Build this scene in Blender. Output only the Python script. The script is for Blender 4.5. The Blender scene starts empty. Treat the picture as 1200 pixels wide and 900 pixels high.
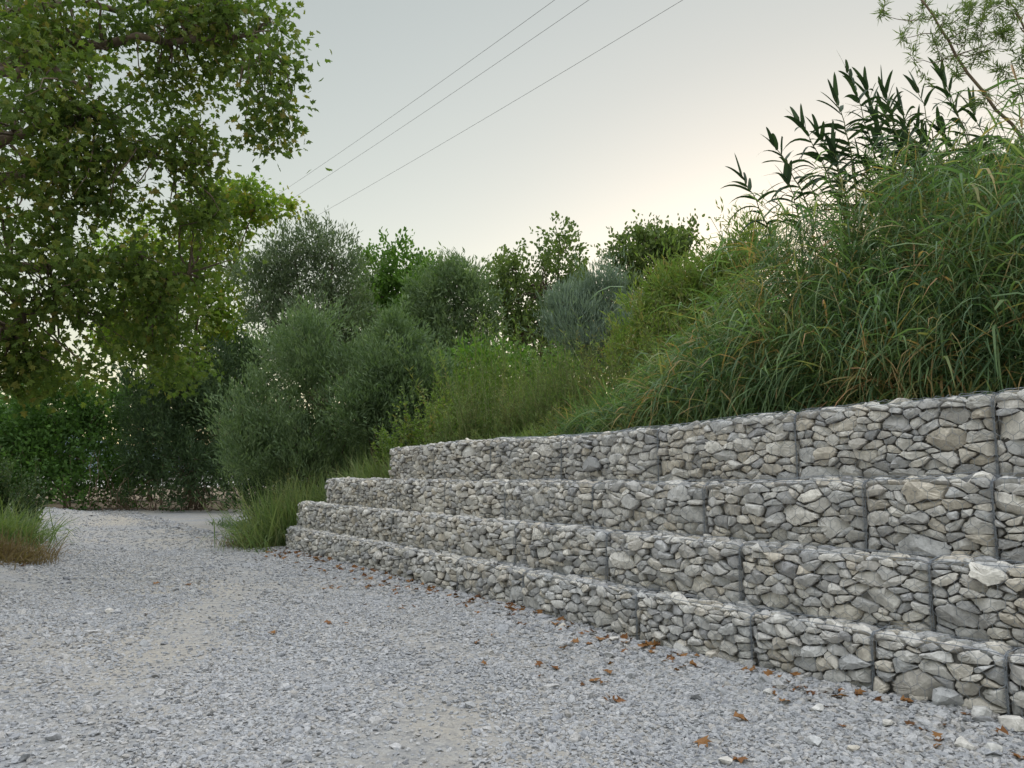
import bpy, math
import numpy as np
from mathutils import Vector

# ------------------------------------------------------------------ camera, sky, light
scene = bpy.context.scene
COL = scene.collection
EYE = 1.55
PITCH = math.atan(105 / 890)
cam_d = bpy.data.cameras.new('camera')
cam = bpy.data.objects.new('camera', cam_d)
COL.objects.link(cam)
cam.location = (0, 0, EYE)
cam.rotation_euler = (math.pi / 2 + PITCH, 0, 0)
cam_d.sensor_width = 36.0
cam_d.lens = 36.0 * 890 / 1200
cam_d.clip_start = 0.05
cam_d.clip_end = 6000
scene.camera = cam

SUN_AZ = math.radians(24)      # clockwise from +Y
SUN_EL = math.radians(1.5)       # for the sky only: all but set
FILL_EL = math.radians(80)
world = bpy.data.worlds.new('World')
scene.world = world
world.use_nodes = True
wn, wl = world.node_tree.nodes, world.node_tree.links
wn.clear()
sky = wn.new('ShaderNodeTexSky')
sky.sky_type = 'NISHITA'
sky.sun_disc = False
sky.sun_elevation = SUN_EL
sky.sun_rotation = SUN_AZ
sky.altitude = 0
sky.air_density = 1.0
sky.dust_density = 0.9
sky.ozone_density = 1.0
hsv = wn.new('ShaderNodeHueSaturation')
hsv.inputs['Saturation'].default_value = 0.68
bg = wn.new('ShaderNodeBackground')
bg.inputs['Strength'].default_value = 0.13
wo = wn.new('ShaderNodeOutputWorld')
gam = wn.new('ShaderNodeGamma')
gam.inputs[1].default_value = 0.62
wl.new(sky.outputs[0], gam.inputs[0])
wl.new(gam.outputs[0], hsv.inputs['Color'])
tint = wn.new('ShaderNodeMix')
tint.data_type = 'RGBA'
tint.blend_type = 'MULTIPLY'
tint.inputs[0].default_value = 1.0
tint.inputs[7].default_value = (1.03, 1.035, 0.975, 1)     # slight yellow tint over the whole sky
wl.new(hsv.outputs[0], tint.inputs[6])
wl.new(tint.outputs[2], bg.inputs[0])
wl.new(bg.outputs[0], wo.inputs[0])

fill_lamp_d = bpy.data.lights.new('fill_lamp', 'SUN')  # soft overhead fill, added to brighten the ground and wall faces
fill_lamp_d.energy = 0.9
fill_lamp_d.angle = math.radians(105)
fill_lamp_d.color = (0.97, 0.98, 1.0)
fill_lamp = bpy.data.objects.new('fill_lamp', fill_lamp_d)
COL.objects.link(fill_lamp)
sdir = Vector((math.sin(SUN_AZ) * math.cos(FILL_EL), math.cos(SUN_AZ) * math.cos(FILL_EL), math.sin(FILL_EL)))
fill_lamp.rotation_euler = sdir.to_track_quat('Z', 'Y').to_euler()
fill_lamp.location = sdir * 60

scene.view_settings.view_transform = 'Standard'
scene.view_settings.look = 'None'
scene.view_settings.gamma = 1.0
scene.view_settings.exposure = 2.3
scene.view_settings.use_curve_mapping = False
scene.render.engine = 'CYCLES'
scene.cycles.max_bounces = 6
scene.cycles.transparent_max_bounces = 4
scene.cycles.use_denoising = True

# ------------------------------------------------------------------ helpers
R = np.random.default_rng


def at(px, py, y):
    """world point seen at a photo pixel (1200x900) when it stands at depth y"""
    c, s = math.cos(PITCH), math.sin(PITCH)
    a, b = (px - 600) / 890, (450 - py) / 890
    r = np.array([a, c - b * s, s + b * c])
    return r * (y / r[1]) + np.array([0, 0, EYE])


def mesh_np(name, verts, faces, tint=None, smooth=True):
    """verts (N,3); faces (M,k) or list of such arrays; tint per face"""
    verts = np.asarray(verts, dtype=np.float32).reshape(-1, 3)
    fl = faces if isinstance(faces, list) else [faces]
    fl = [np.asarray(f, dtype=np.int32) for f in fl if len(f)]
    me = bpy.data.meshes.new(name)
    me.vertices.add(len(verts))
    me.vertices.foreach_set('co', verts.ravel())
    loops = np.concatenate([f.ravel() for f in fl])
    sizes = np.concatenate([np.full(len(f), f.shape[1], np.int32) for f in fl])
    starts = np.r_[0, np.cumsum(sizes)[:-1]].astype(np.int32)
    me.loops.add(len(loops))
    me.loops.foreach_set('vertex_index', loops)
    me.polygons.add(len(sizes))
    me.polygons.foreach_set('loop_start', starts)
    me.polygons.foreach_set('loop_total', sizes)
    me.polygons.foreach_set('use_smooth', np.full(len(sizes), smooth, dtype=bool))
    if tint is not None:
        at_ = me.attributes.new('tint', 'FLOAT', 'FACE')
        at_.data.foreach_set('value', np.broadcast_to(np.asarray(tint, np.float32), (len(sizes),)).copy())
    me.update(calc_edges=True)
    return me


def obj(name, me, mat=None, parent=None, loc=None):
    o = bpy.data.objects.new(name, me)
    COL.objects.link(o)
    if mat is not None and not me.materials:
        me.materials.append(mat)
    if parent is not None:
        o.parent = parent
    if loc is not None:
        o.location = loc
    return o


def tag(o, label=None, cat=None, group=None, kind=None):
    if label: o['label'] = label
    if cat: o['category'] = cat
    if group: o['group'] = group
    if kind: o['kind'] = kind
    return o


def thing(name, loc, label, cat, group=None):
    o = bpy.data.objects.new(name, None)
    COL.objects.link(o)
    o.location = loc
    o.empty_display_size = 0.2
    return tag(o, label, cat, group)


def norm(v):
    return v / np.maximum(np.linalg.norm(v, axis=-1, keepdims=True), 1e-9)


class MB:
    """collects quads/tris"""
    def __init__(self):
        self.v, self.f, self.t, self.n = [], {}, {}, 0

    def add(self, verts, faces, tint=0.5):
        verts = np.asarray(verts, float).reshape(-1, 3)
        faces = np.asarray(faces, int)
        k = faces.shape[1]
        self.f.setdefault(k, []).append(faces + self.n)
        self.t.setdefault(k, []).append(np.broadcast_to(np.asarray(tint, float), (len(faces),)))
        self.v.append(verts)
        self.n += len(verts)

    def mesh(self, name, origin=(0, 0, 0), smooth=True):
        ks = sorted(self.f)
        return mesh_np(name, np.concatenate(self.v) - np.asarray(origin, float), [np.concatenate(self.f[k]) for k in ks],
                       np.concatenate([np.concatenate(self.t[k]) for k in ks]), smooth)


def tube(mb, pts, rad, sides=6, tint=0.5, cap=True):
    pts = np.asarray(pts, float)
    n = len(pts)
    rad = np.broadcast_to(np.asarray(rad, float), (n,))
    tan = norm(np.gradient(pts, axis=0))
    ref = np.array([0.0, 0.0, 1.0]) if abs(tan[0, 2]) < 0.9 else np.array([1.0, 0, 0])
    u = norm(np.cross(tan, ref))
    w = np.cross(tan, u)
    a = np.linspace(0, 2 * np.pi, sides, endpoint=False)
    ring = pts[:, None] + rad[:, None, None] * (np.cos(a)[None, :, None] * u[:, None] + np.sin(a)[None, :, None] * w[:, None])
    i = np.arange(n - 1)[:, None] * sides
    j = np.arange(sides)[None]
    j2 = (j + 1) % sides
    q = np.stack([i + j, i + j2, i + sides + j2, i + sides + j], -1).reshape(-1, 4)
    mb.add(ring.reshape(-1, 3), q, tint)


def bez(a, b, sag, n=8, rng=None, wob=0.0):
    a, b = np.asarray(a, float), np.asarray(b, float)
    t = np.linspace(0, 1, n)[:, None]
    p = a + (b - a) * t + np.asarray(sag, float) * (4 * t * (1 - t))
    if rng is not None and wob:
        nz = rng.normal(0, wob, (n, 3)); nz[0] = 0; nz[-1] = 0
        p = p + nz
    return p


# --- leaves laid out with numpy
LEAF = {
    'narrow': (np.array([[0, 0, 0], [.45, .5, .0], [1, 0, -.12], [.45, -.5, .0]]), np.array([[0, 1, 2, 3]])),
    'oval': (np.array([[0, 0, 0], [.3, -.45, .12], [.75, -.34, .1], [1, 0, -.06], [.75, .34, .1], [.3, .45, .12]]),
             np.array([[0, 1, 2, 3], [0, 3, 4, 5]])),
    'plane': (np.array([[.32, 0, -.05], [0, .0, 0], [.16, -.56, .03], [.36, -.3, .06], [.70, -.46, -.05],
                        [.66, -.2, .03], [1.05, 0, -.1], [.66, .2, .03], [.70, .46, -.05], [.36, .3, .06], [.16, .56, .03]]),
              np.array([[0, i, i + 1] for i in range(1, 10)] + [[0, 10, 1]])),
}


def lay(mb, kind, pos, d, nrm, length, width, tint):
    """leaf templates at pos, pointing along d, facing nrm"""
    tv, tf = LEAF[kind]
    N = len(pos)
    d = norm(d)
    y = norm(np.cross(nrm, d))
    z = np.cross(d, y)
    length = np.broadcast_to(np.asarray(length, float), (N,))[:, None, None]
    width = np.broadcast_to(np.asarray(width, float), (N,))[:, None, None]
    v = pos[:, None] + d[:, None] * tv[None, :, 0:1] * length + y[:, None] * tv[None, :, 1:2] * width + z[:, None] * tv[None, :, 2:3] * length
    f = (np.arange(N)[:, None, None] * len(tv) + tf[None]).reshape(-1, tf.shape[1])
    mb.add(v.reshape(-1, 3), f, np.repeat(np.broadcast_to(tint, (N,)), len(tf)))


def blades(mb, p, d, L, W, droop, tint, seg=4, rng=None, sway=0.0):
    """arching tapering strips; droop = fall of the tip in units of L"""
    p, d = np.asarray(p, float), norm(np.asarray(d, float))
    N = len(p)
    L = np.broadcast_to(np.asarray(L, float), (N,))[:, None, None]
    W = np.broadcast_to(np.asarray(W, float), (N,))[:, None, None]
    g = np.broadcast_to(np.asarray(droop, float), (N,))[:, None, None]
    t = np.linspace(0, 1, seg + 1)[None, :, None]
    down = np.array([0, 0, -1.0])
    c = p[:, None] + d[:, None] * L * (t - 0.25 * g * t * t) + down * L * g * t * t
    side = norm(np.cross(d, down) + 1e-6)
    if rng is not None:
        side = norm(side + rng.normal(0, 0.45, (N, 3)))
        c = c + side[:, None] * L * t * t * rng.normal(0, sway, (N, 1, 1))
    prof = np.array([0.55] + [1.0 - 0.75 * ((k / seg) ** 1.6) for k in range(1, seg)] + [0.03])[None, :, None]
    if seg >= 3: prof[0, 1, 0] = 1.0
    h = side[:, None] * W * 0.5 * prof
    v = np.stack([c - h, c + h], 2)
    k = np.arange(seg)
    q = np.stack([2 * k, 2 * k + 1, 2 * k + 3, 2 * k + 2], -1)
    f = (np.arange(N)[:, None, None] * (2 * seg + 2) + q[None]).reshape(-1, 4)
    mb.add(v.reshape(-1, 3), f, np.repeat(np.broadcast_to(tint, (N,)), seg))


def rdir(rng, n):
    return norm(rng.normal(size=(n, 3)))


def sn(x, y, seed=0.0):
    """cheap smooth 2-d noise about -1..1"""
    return (np.sin(1.7 * x + 2.3 * y + seed) + np.sin(-2.9 * x + 1.3 * y + 1.7 * seed + 1) + np.sin(3.7 * x + 4.1 * y + 2.1 * seed + 2) * .6
            + np.sin(7.1 * x - 5.3 * y + 3 * seed) * .35) / 2.6


# ------------------------------------------------------------------ materials
def new_mat(name):
    m = bpy.data.materials.new(name)
    m.use_nodes = True
    n = m.node_tree.nodes
    n.clear()
    out = n.new('ShaderNodeOutputMaterial')
    return m, n, m.node_tree.links, out


def ramp(n, stops):
    r = n.new('ShaderNodeValToRGB')
    e = r.color_ramp.elements
    while len(e) > 1: e.remove(e[-1])
    for i, (p, c) in enumerate(stops):
        el = e[0] if i == 0 else e.new(p)
        el.position = p
        el.color = (*c, 1)
    return r


def leaf_mat(name, cols, transl=0.3, rough=0.6, spec=0.2):
    m, n, l, out = new_mat(name)
    a = n.new('ShaderNodeAttribute'); a.attribute_name = 'tint'
    k = len(cols)
    r = ramp(n, [(i / max(k - 1, 1), c) for i, c in enumerate(cols)])
    l.new(a.outputs['Fac'], r.inputs[0])
    p = n.new('ShaderNodeBsdfPrincipled')
    p.inputs['Roughness'].default_value = rough
    p.inputs['Specular IOR Level'].default_value = spec
    t = n.new('ShaderNodeBsdfTranslucent')
    g = n.new('ShaderNodeMix'); g.data_type = 'RGBA'; g.blend_type = 'MULTIPLY'; g.inputs[0].default_value = 1
    l.new(r.outputs[0], g.inputs[6]); g.inputs[7].default_value = (1.4, 1.6, 0.65, 1)
    x = n.new('ShaderNodeMixShader'); x.inputs[0].default_value = transl
    l.new(r.outputs[0], p.inputs['Base Color']); l.new(g.outputs[2], t.inputs[0])
    l.new(p.outputs[0], x.inputs[1]); l.new(t.outputs[0], x.inputs[2]); l.new(x.outputs[0], out.inputs[0])
    return m


def rock_mat(name, cols, source='GEOMETRY', scale=1.0, bump=0.5, rough=0.85):
    """stone: colour picked by tint, blotched, veined and pitted"""
    m, n, l, out = new_mat(name)
    a = n.new('ShaderNodeAttribute'); a.attribute_name = 'tint'; a.attribute_type = source
    r = ramp(n, [(i / (len(cols) - 1), c) for i, c in enumerate(cols)])
    l.new(a.outputs['Fac'], r.inputs[0])
    tc = n.new('ShaderNodeTexCoord')
    add = n.new('ShaderNodeVectorMath'); add.operation = 'ADD'
    mul = n.new('ShaderNodeVectorMath'); mul.operation = 'SCALE'; mul.inputs[0].default_value = (37, 91, 53)
    l.new(a.outputs['Fac'], mul.inputs['Scale'])
    l.new(tc.outputs['Object'], add.inputs[0]); l.new(mul.outputs[0], add.inputs[1])
    n1 = n.new('ShaderNodeTexNoise'); n1.inputs['Scale'].default_value = 9 * scale; n1.inputs['Detail'].default_value = 6; n1.inputs['Roughness'].default_value = .65
    n2 = n.new('ShaderNodeTexNoise'); n2.inputs['Scale'].default_value = 55 * scale; n2.inputs['Detail'].default_value = 5; n2.inputs['Roughness'].default_value = .7
    for q in (n1, n2): l.new(add.outputs[0], q.inputs['Vector'])
    mr = n.new('ShaderNodeMapRange'); mr.inputs[1].default_value = .3; mr.inputs[2].default_value = .7; mr.inputs[3].default_value = .68; mr.inputs[4].default_value = 1.25
    l.new(n1.outputs[0], mr.inputs[0])
    mr2 = n.new('ShaderNodeMapRange'); mr2.inputs[1].default_value = .3; mr2.inputs[2].default_value = .7; mr2.inputs[3].default_value = .78; mr2.inputs[4].default_value = 1.18
    l.new(n2.outputs[0], mr2.inputs[0])
    mm = n.new('ShaderNodeMath'); mm.operation = 'MULTIPLY'; l.new(mr.outputs[0], mm.inputs[0]); l.new(mr2.outputs[0], mm.inputs[1])
    mx = n.new('ShaderNodeVectorMath'); mx.operation = 'SCALE'; l.new(r.outputs[0], mx.inputs[0]); l.new(mm.outputs[0], mx.inputs['Scale'])
    p = n.new('ShaderNodeBsdfPrincipled'); p.inputs['Roughness'].default_value = rough; p.inputs['Specular IOR Level'].default_value = .25
    l.new(mx.outputs[0], p.inputs['Base Color'])
    sm = n.new('ShaderNodeMath'); sm.operation = 'MULTIPLY_ADD'; l.new(n1.outputs[0], sm.inputs[0]); sm.inputs[1].default_value = 2.0; l.new(n2.outputs[0], sm.inputs[2])
    b = n.new('ShaderNodeBump'); b.inputs['Strength'].default_value = bump; b.inputs['Distance'].default_value = .012
    l.new(sm.outputs[0], b.inputs['Height']); l.new(b.outputs[0], p.inputs['Normal'])
    l.new(p.outputs[0], out.inputs[0])
    return m


def plain_mat(name, col, rough=0.7, metal=0.0, var=0.25, scale=8, bump=0.0):
    m, n, l, out = new_mat(name)
    tc = n.new('ShaderNodeTexCoord')
    nz = n.new('ShaderNodeTexNoise'); nz.inputs['Scale'].default_value = scale; nz.inputs['Detail'].default_value = 6
    l.new(tc.outputs['Object'], nz.inputs['Vector'])
    lo = tuple(c * (1 - var) for c in col); hi = tuple(min(1, c * (1 + var)) for c in col)
    r = ramp(n, [(.3, lo), (.7, hi)])
    l.new(nz.outputs[0], r.inputs[0])
    p = n.new('ShaderNodeBsdfPrincipled'); p.inputs['Roughness'].default_value = rough; p.inputs['Metallic'].default_value = metal
    p.inputs['Specular IOR Level'].default_value = .3
    l.new(r.outputs[0], p.inputs['Base Color'])
    if bump:
        b = n.new('ShaderNodeBump'); b.inputs['Strength'].default_value = bump; b.inputs['Distance'].default_value = .03
        l.new(nz.outputs[0], b.inputs['Height']); l.new(b.outputs[0], p.inputs['Normal'])
    l.new(p.outputs[0], out.inputs[0])
    return m


STONE = rock_mat('limestone', [(.30, .30, .31), (.46, .455, .445), (.56, .54, .51), (.42, .425, .435), (.64, .62, .585), (.50, .46, .40), (.36, .365, .38)])
PEB = rock_mat('gravel_stone', [(0.204, 0.211, 0.232), (0.297, 0.305, 0.324), (0.362, 0.367, 0.379), (0.278, 0.287, 0.31), (0.418, 0.418, 0.428), (0.343, 0.329, 0.315), (0.158, 0.164, 0.177)], source='INSTANCER', scale=.35, bump=.2)
WIRE = plain_mat('galvanised_wire', (.22, .24, .27), rough=.55, metal=.4, var=.2, scale=30)
CORE = plain_mat('rubble_gap_shade', (.20, .195, .19), rough=.95, var=.4, scale=25, bump=.6)  # rubble toned dark so the gaps between stones read as shaded
SOIL = plain_mat('dry_soil', (.13, .10, .07), rough=.95, var=.45, scale=4, bump=.8)
BARK = plain_mat('bark', (.13, .10, .075), rough=.9, var=.4, scale=12, bump=.6)
TWIG = plain_mat('dry_twig', (.16, .12, .085), rough=.9, var=.35, scale=10)
CANE = plain_mat('cane_stem', (.14, .16, .06), rough=.55, var=.35, scale=6)
HILL = plain_mat('hill_scrub', (.06, .085, .10), rough=1, var=.15, scale=.02)
CABLE = plain_mat('cable_aluminium', (.10, .10, .10), rough=.6, var=.1)


# ground: pale grit, beige where dusty, blue grey elsewhere
def ground_material():
    m, n, l, out = new_mat('gravel_track')
    tc = n.new('ShaderNodeTexCoord')
    def noise(s, d=6):
        q = n.new('ShaderNodeTexNoise'); q.inputs['Scale'].default_value = s; q.inputs['Detail'].default_value = d; q.inputs['Roughness'].default_value = .65
        l.new(tc.outputs['Object'], q.inputs['Vector']); return q
    def vor(s):
        q = n.new('ShaderNodeTexVoronoi'); q.inputs['Scale'].default_value = s; l.new(tc.outputs['Object'], q.inputs['Vector']); return q
    v1, v2, big, fine = vor(26), vor(75), noise(.35, 4), noise(120, 4)
    r1 = ramp(n, [(0, (.19, .195, .205)), (.3, (.31, .31, .315)), (.6, (.38, .375, .365)), (.8, (.35, .33, .30)), (1, (.44, .435, .425))])
    sep = n.new('ShaderNodeSeparateColor'); l.new(v1.outputs['Color'], sep.inputs[0]); l.new(sep.outputs[0], r1.inputs[0])
    r2 = ramp(n, [(0, (.26, .26, .27)), (1, (.41, .40, .385))])
    sep2 = n.new('ShaderNodeSeparateColor'); l.new(v2.outputs['Color'], sep2.inputs[0]); l.new(sep2.outputs[0], r2.inputs[0])
    mx = n.new('ShaderNodeMix'); mx.data_type = 'RGBA'; mx.inputs[0].default_value = .5
    l.new(r1.outputs[0], mx.inputs[6]); l.new(r2.outputs[0], mx.inputs[7])
    tr = ramp(n, [(.35, (.84, .88, .94)), (.65, (1.08, 1.02, .92))])
    l.new(big.outputs[0], tr.inputs[0])
    mu = n.new('ShaderNodeMix'); mu.data_type = 'RGBA'; mu.blend_type = 'MULTIPLY'; mu.inputs[0].default_value = 1
    l.new(mx.outputs[2], mu.inputs[6]); l.new(tr.outputs[0], mu.inputs[7])
    p = n.new('ShaderNodeBsdfPrincipled'); p.inputs['Roughness'].default_value = .92; p.inputs['Specular IOR Level'].default_value = .2
    l.new(mu.outputs[2], p.inputs['Base Color'])
    s = n.new('ShaderNodeMath'); s.operation = 'MULTIPLY_ADD'; l.new(v1.outputs['Distance'], s.inputs[0]); s.inputs[1].default_value = -1.2
    l.new(fine.outputs[0], s.inputs[2])
    b = n.new('ShaderNodeBump'); b.inputs['Strength'].default_value = .8; b.inputs['Distance'].default_value = .02
    l.new(s.outputs[0], b.inputs['Height']); l.new(b.outputs[0], p.inputs['Normal'])
    l.new(p.outputs[0], out.inputs[0])
    return m


GROUND = ground_material()
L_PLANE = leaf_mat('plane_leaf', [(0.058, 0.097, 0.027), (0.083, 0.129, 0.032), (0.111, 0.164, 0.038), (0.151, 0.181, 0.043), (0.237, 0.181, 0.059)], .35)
L_PLANE2 = leaf_mat('plane_leaf_yellow', [(0.085, 0.144, 0.023), (0.127, 0.203, 0.03), (0.178, 0.254, 0.038), (0.237, 0.254, 0.047), (0.287, 0.203, 0.06)], .4)  # leaves of the yellower second tree
L_OLIVE = leaf_mat('olive_leaf', [(0.067, 0.101, 0.059), (0.101, 0.143, 0.081), (0.143, 0.19, 0.112), (0.19, 0.235, 0.153)], .2)
L_WILLOW = leaf_mat('willow_leaf', [(0.078, 0.123, 0.066), (0.12, 0.179, 0.094), (0.168, 0.234, 0.126), (0.228, 0.296, 0.171)], .25)
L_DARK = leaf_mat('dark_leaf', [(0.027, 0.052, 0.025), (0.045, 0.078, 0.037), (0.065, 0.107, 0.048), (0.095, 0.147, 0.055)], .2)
L_BROAD = leaf_mat('broad_leaf', [(0.062, 0.127, 0.035), (0.095, 0.18, 0.043), (0.127, 0.235, 0.051), (0.166, 0.255, 0.069)], .3)
L_AIRY = leaf_mat('airy_leaf', [(0.076, 0.112, 0.05), (0.108, 0.158, 0.058), (0.149, 0.203, 0.072), (0.192, 0.225, 0.09)], .3)
L_BLUE = leaf_mat('bluish_needle', [(0.118, 0.163, 0.144), (0.162, 0.22, 0.188), (0.213, 0.275, 0.23), (0.267, 0.338, 0.275)], .2)
L_YELLOW = leaf_mat('yellow_green_leaf', [(0.099, 0.155, 0.043), (0.141, 0.213, 0.058), (0.182, 0.251, 0.072), (0.222, 0.232, 0.083), (0.246, 0.167, 0.072)], .3)
L_REED = leaf_mat('reed_blade', [(0.052, 0.092, 0.05), (0.078, 0.136, 0.069), (0.114, 0.185, 0.087), (0.168, 0.24, 0.109), (0.316, 0.259, 0.124), (0.394, 0.24, 0.133)], .35, rough=.6, spec=.2)
L_CANE = leaf_mat('cane_leaf_backlit', [(.022, .042, .024), (.036, .066, .034), (.052, .09, .044), (.08, .11, .05)], .18)  # backlit look put into the colour: darker than the reed blades
L_GRASS = leaf_mat('grass_blade', [(0.083, 0.129, 0.053), (0.119, 0.174, 0.07), (0.16, 0.213, 0.087), (0.206, 0.224, 0.111), (0.268, 0.235, 0.121)], .3)
L_DRY = leaf_mat('dry_foliage', [(0.111, 0.077, 0.045), (0.153, 0.108, 0.06), (0.187, 0.14, 0.075), (0.128, 0.126, 0.06)], .25)
L_FALLEN = leaf_mat('fallen_leaf', [(0.109, 0.045, 0.019), (0.167, 0.073, 0.025), (0.217, 0.107, 0.038), (0.084, 0.04, 0.021)], .1)

# ------------------------------------------------------------------ the wall line in plan
CP = np.array([(-4.65, 15.85), (-2.54, 12.78), (-.6, 9.87), (.84, 7.62), (1.75, 6.33), (2.45, 5.47), (3.05, 4.75), (4.1, 3.45), (5.1, 2.2)])
_seg = np.r_[0, np.cumsum(np.hypot(*np.diff(CP, axis=0).T))]
_S = np.linspace(0, _seg[-1], 600)
_k = np.ones(61) / 61
_X = np.convolve(np.pad(np.interp(_S, _seg, CP[:, 0]), 30, 'reflect', reflect_type='odd'), _k, 'valid')
_Y = np.convolve(np.pad(np.interp(_S, _seg, CP[:, 1]), 30, 'reflect', reflect_type='odd'), _k, 'valid')
_tx, _ty = np.gradient(_X), np.gradient(_Y)
_l = np.hypot(_tx, _ty); _tx /= _l; _ty /= _l


def wall(s, back=0.0):
    """plan point at arc length s, set back behind the lowest face; extends straight past both ends"""
    s = np.asarray(s, float)
    sc = np.clip(s, 0, _seg[-1])
    x, y = np.interp(sc, _S, _X), np.interp(sc, _S, _Y)
    tx, ty = np.interp(sc, _S, _tx), np.interp(sc, _S, _ty)
    e = s - sc
    return x + tx * e - ty * back, y + ty * e + tx * back


def wall_n(s):
    sc = np.clip(np.asarray(s, float), 0, _seg[-1])
    return -np.interp(sc, _S, _ty), np.interp(sc, _S, _tx)


TOPS = [lambda s: .47 + 0 * s,
        lambda s: .97 + 0 * s,
        lambda s: 1.46 + .07 * np.clip((s - 10.5) / 2.5, 0, 1),
        lambda s: 2.02 + .13 * np.clip((s - 10.5) / 2.8, 0, 1) + .02 * np.sin(s * 1.3)]
SEAMS = [[0, 2.1, 3.74, 5.24, 7.01, 8.55, 10.41, 11.67, 12.63, 13.45, 14.9],
         [0, 1.61, 3.06, 4.51, 6.29, 8.03, 9.75, 11.42, 12.95, 14.5],
         [.98, 2.6, 4.19, 5.84, 7.46, 9.27, 10.87, 12.42, 13.3, 14.7],
         [3.45, 5.06, 6.75, 8.39, 10.07, 11.72, 13.27, 14.8]]
SETBACK = .22


def ground_z(x, y):
    x, y = np.asarray(x, float), np.asarray(y, float)
    near = np.exp(-((y - 12) / 22) ** 2) * np.exp(-(x / 16) ** 2)
    z = near * (.025 * sn(x * .55, y * .45, 1) + .012 * sn(x * 1.9, y * 1.7, 4))
    # low gravel berm at the far left, verge under the left trees
    z = z + .36 * np.exp(-((y - 24.6) / 1.1) ** 2) / (1 + np.exp(-(-12.6 - x) * 2.0))
    lx = -7.4 - .53 * (y - 12)
    z = z + np.where(y < 22, 1, np.exp(-((y - 22) / 3) ** 2)) * .8 / (1 + np.exp(-(lx - 1.2 - x) * 1.7))
    # rubble gathered along the foot of the wall
    i = np.argmin((_X[::12][:, None] - x.ravel()) ** 2 + (_Y[::12][:, None] - y.ravel()) ** 2, axis=0)
    dd = np.sqrt((_X[::12][i] - x.ravel()) ** 2 + (_Y[::12][i] - y.ravel()) ** 2).reshape(x.shape)
    z = z + .05 * np.exp(-(dd / .45) ** 2)
    return z


def bank_z(s, d):
    """earth behind the wall: s along it, d behind the lowest face"""
    s, d = np.asarray(s, float), np.asarray(d, float)
    b = np.interp(s, [-7, -3, 0, .9, 1.3, 3.3, 3.7, 6, 20], [-.3, -.2, .2, .8, 1.0, 1.36, 1.75, 1.86, 1.95])
    b = b - np.interp(d, [.98, 1.12], [2.2, 0]) * np.interp(s, [-.6, 0], [0, 1])
    rise = np.interp(d, [.3, 1, 3, 6, 14, 40], [0, 0.02, .45, .9, 1.2, 1.2])
    left = np.interp(s, [-10, -2, 4], [0, .5, 1]) * np.interp(d, [.5, 5], [0, 1])
    return b + rise * np.interp(s, [-8, 0], [.2, 1]) + (np.maximum(1.75 - b, 0)) * left * .9 + .04 * sn(s, d, 3)


# ------------------------------------------------------------------ ground, verge, embankment, hill
def grid_mesh(name, X, Y, Z, mat, keep=None):
    ny, nx = X.shape
    i = np.arange((ny - 1) * nx).reshape(ny - 1, nx)[:, :-1].ravel()
    q = np.stack([i, i + 1, i + nx + 1, i + nx], -1)
    if keep is not None:
        q = q[keep.ravel()]
    me = mesh_np(name, np.stack([X, Y, Z], -1).reshape(-1, 3), q)
    return obj(name, me, mat)


gx = np.r_[-np.geomspace(14.4, 2600, 26)[::-1], np.arange(-14, 8.01, .25), np.geomspace(8.5, 2600, 26)]
gy = np.r_[-np.geomspace(6.5, 800, 14)[::-1], np.arange(-6, 36.01, .3), np.geomspace(37, 3500, 28)]
GX, GY = np.meshgrid(gx, gy)
tag(grid_mesh('ground', GX, GY, ground_z(GX, GY), GROUND), kind='structure')

vx, vy = np.meshgrid(np.r_[np.arange(-60, -14, 1.5), np.arange(-14, 12, .35), np.arange(12, 60, 2)], np.r_[np.arange(5, 40, .4), np.arange(40, 90, 2)])
cxm, cym = vx[:-1, :-1] + .2, vy[:-1, :-1] + .2
edge_l = -8.1 - .53 * (cym - 12) + .35 * sn(cxm, cym * 1.3, 5)
keep = ((cxm < edge_l) & (cym < 19.5)) | (cym > 33.2 + .5 * sn(cxm * .8, cym * .2, 2))
tag(grid_mesh('verge', vx, vy, ground_z(vx, vy) + .012, SOIL, keep), kind='structure')

bs, bd = np.meshgrid(np.arange(-12, 24.1, .35), np.r_[.36, .5, .7, .97, 1.13, 1.4, 1.8, 2.3, 3, 4, 5.5, 7.5, 10, 14, 20, 30])
BX, BY = wall(bs, bd)
tag(grid_mesh('embankment', BX, BY, bank_z(bs, bd), SOIL), kind='structure')

hx = np.linspace(-1500, 300, 60)
hh = 42 + 40 * np.exp(-((hx + 620) / 190) ** 2) + 60 * np.exp(-((hx + 1150) / 260) ** 2) + 8 * np.sin(hx / 37) + 5 * np.sin(hx / 14)
rows = np.linspace(0, 1, 8)
HXg = np.broadcast_to(hx, (8, 60)); HYg = 1400 + 500 * rows[:, None] + 0 * hx
tag(grid_mesh('hill', HXg, HYg, -5 + hh * np.sin(rows[:, None] * np.pi / 2), HILL), kind='structure')


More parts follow.
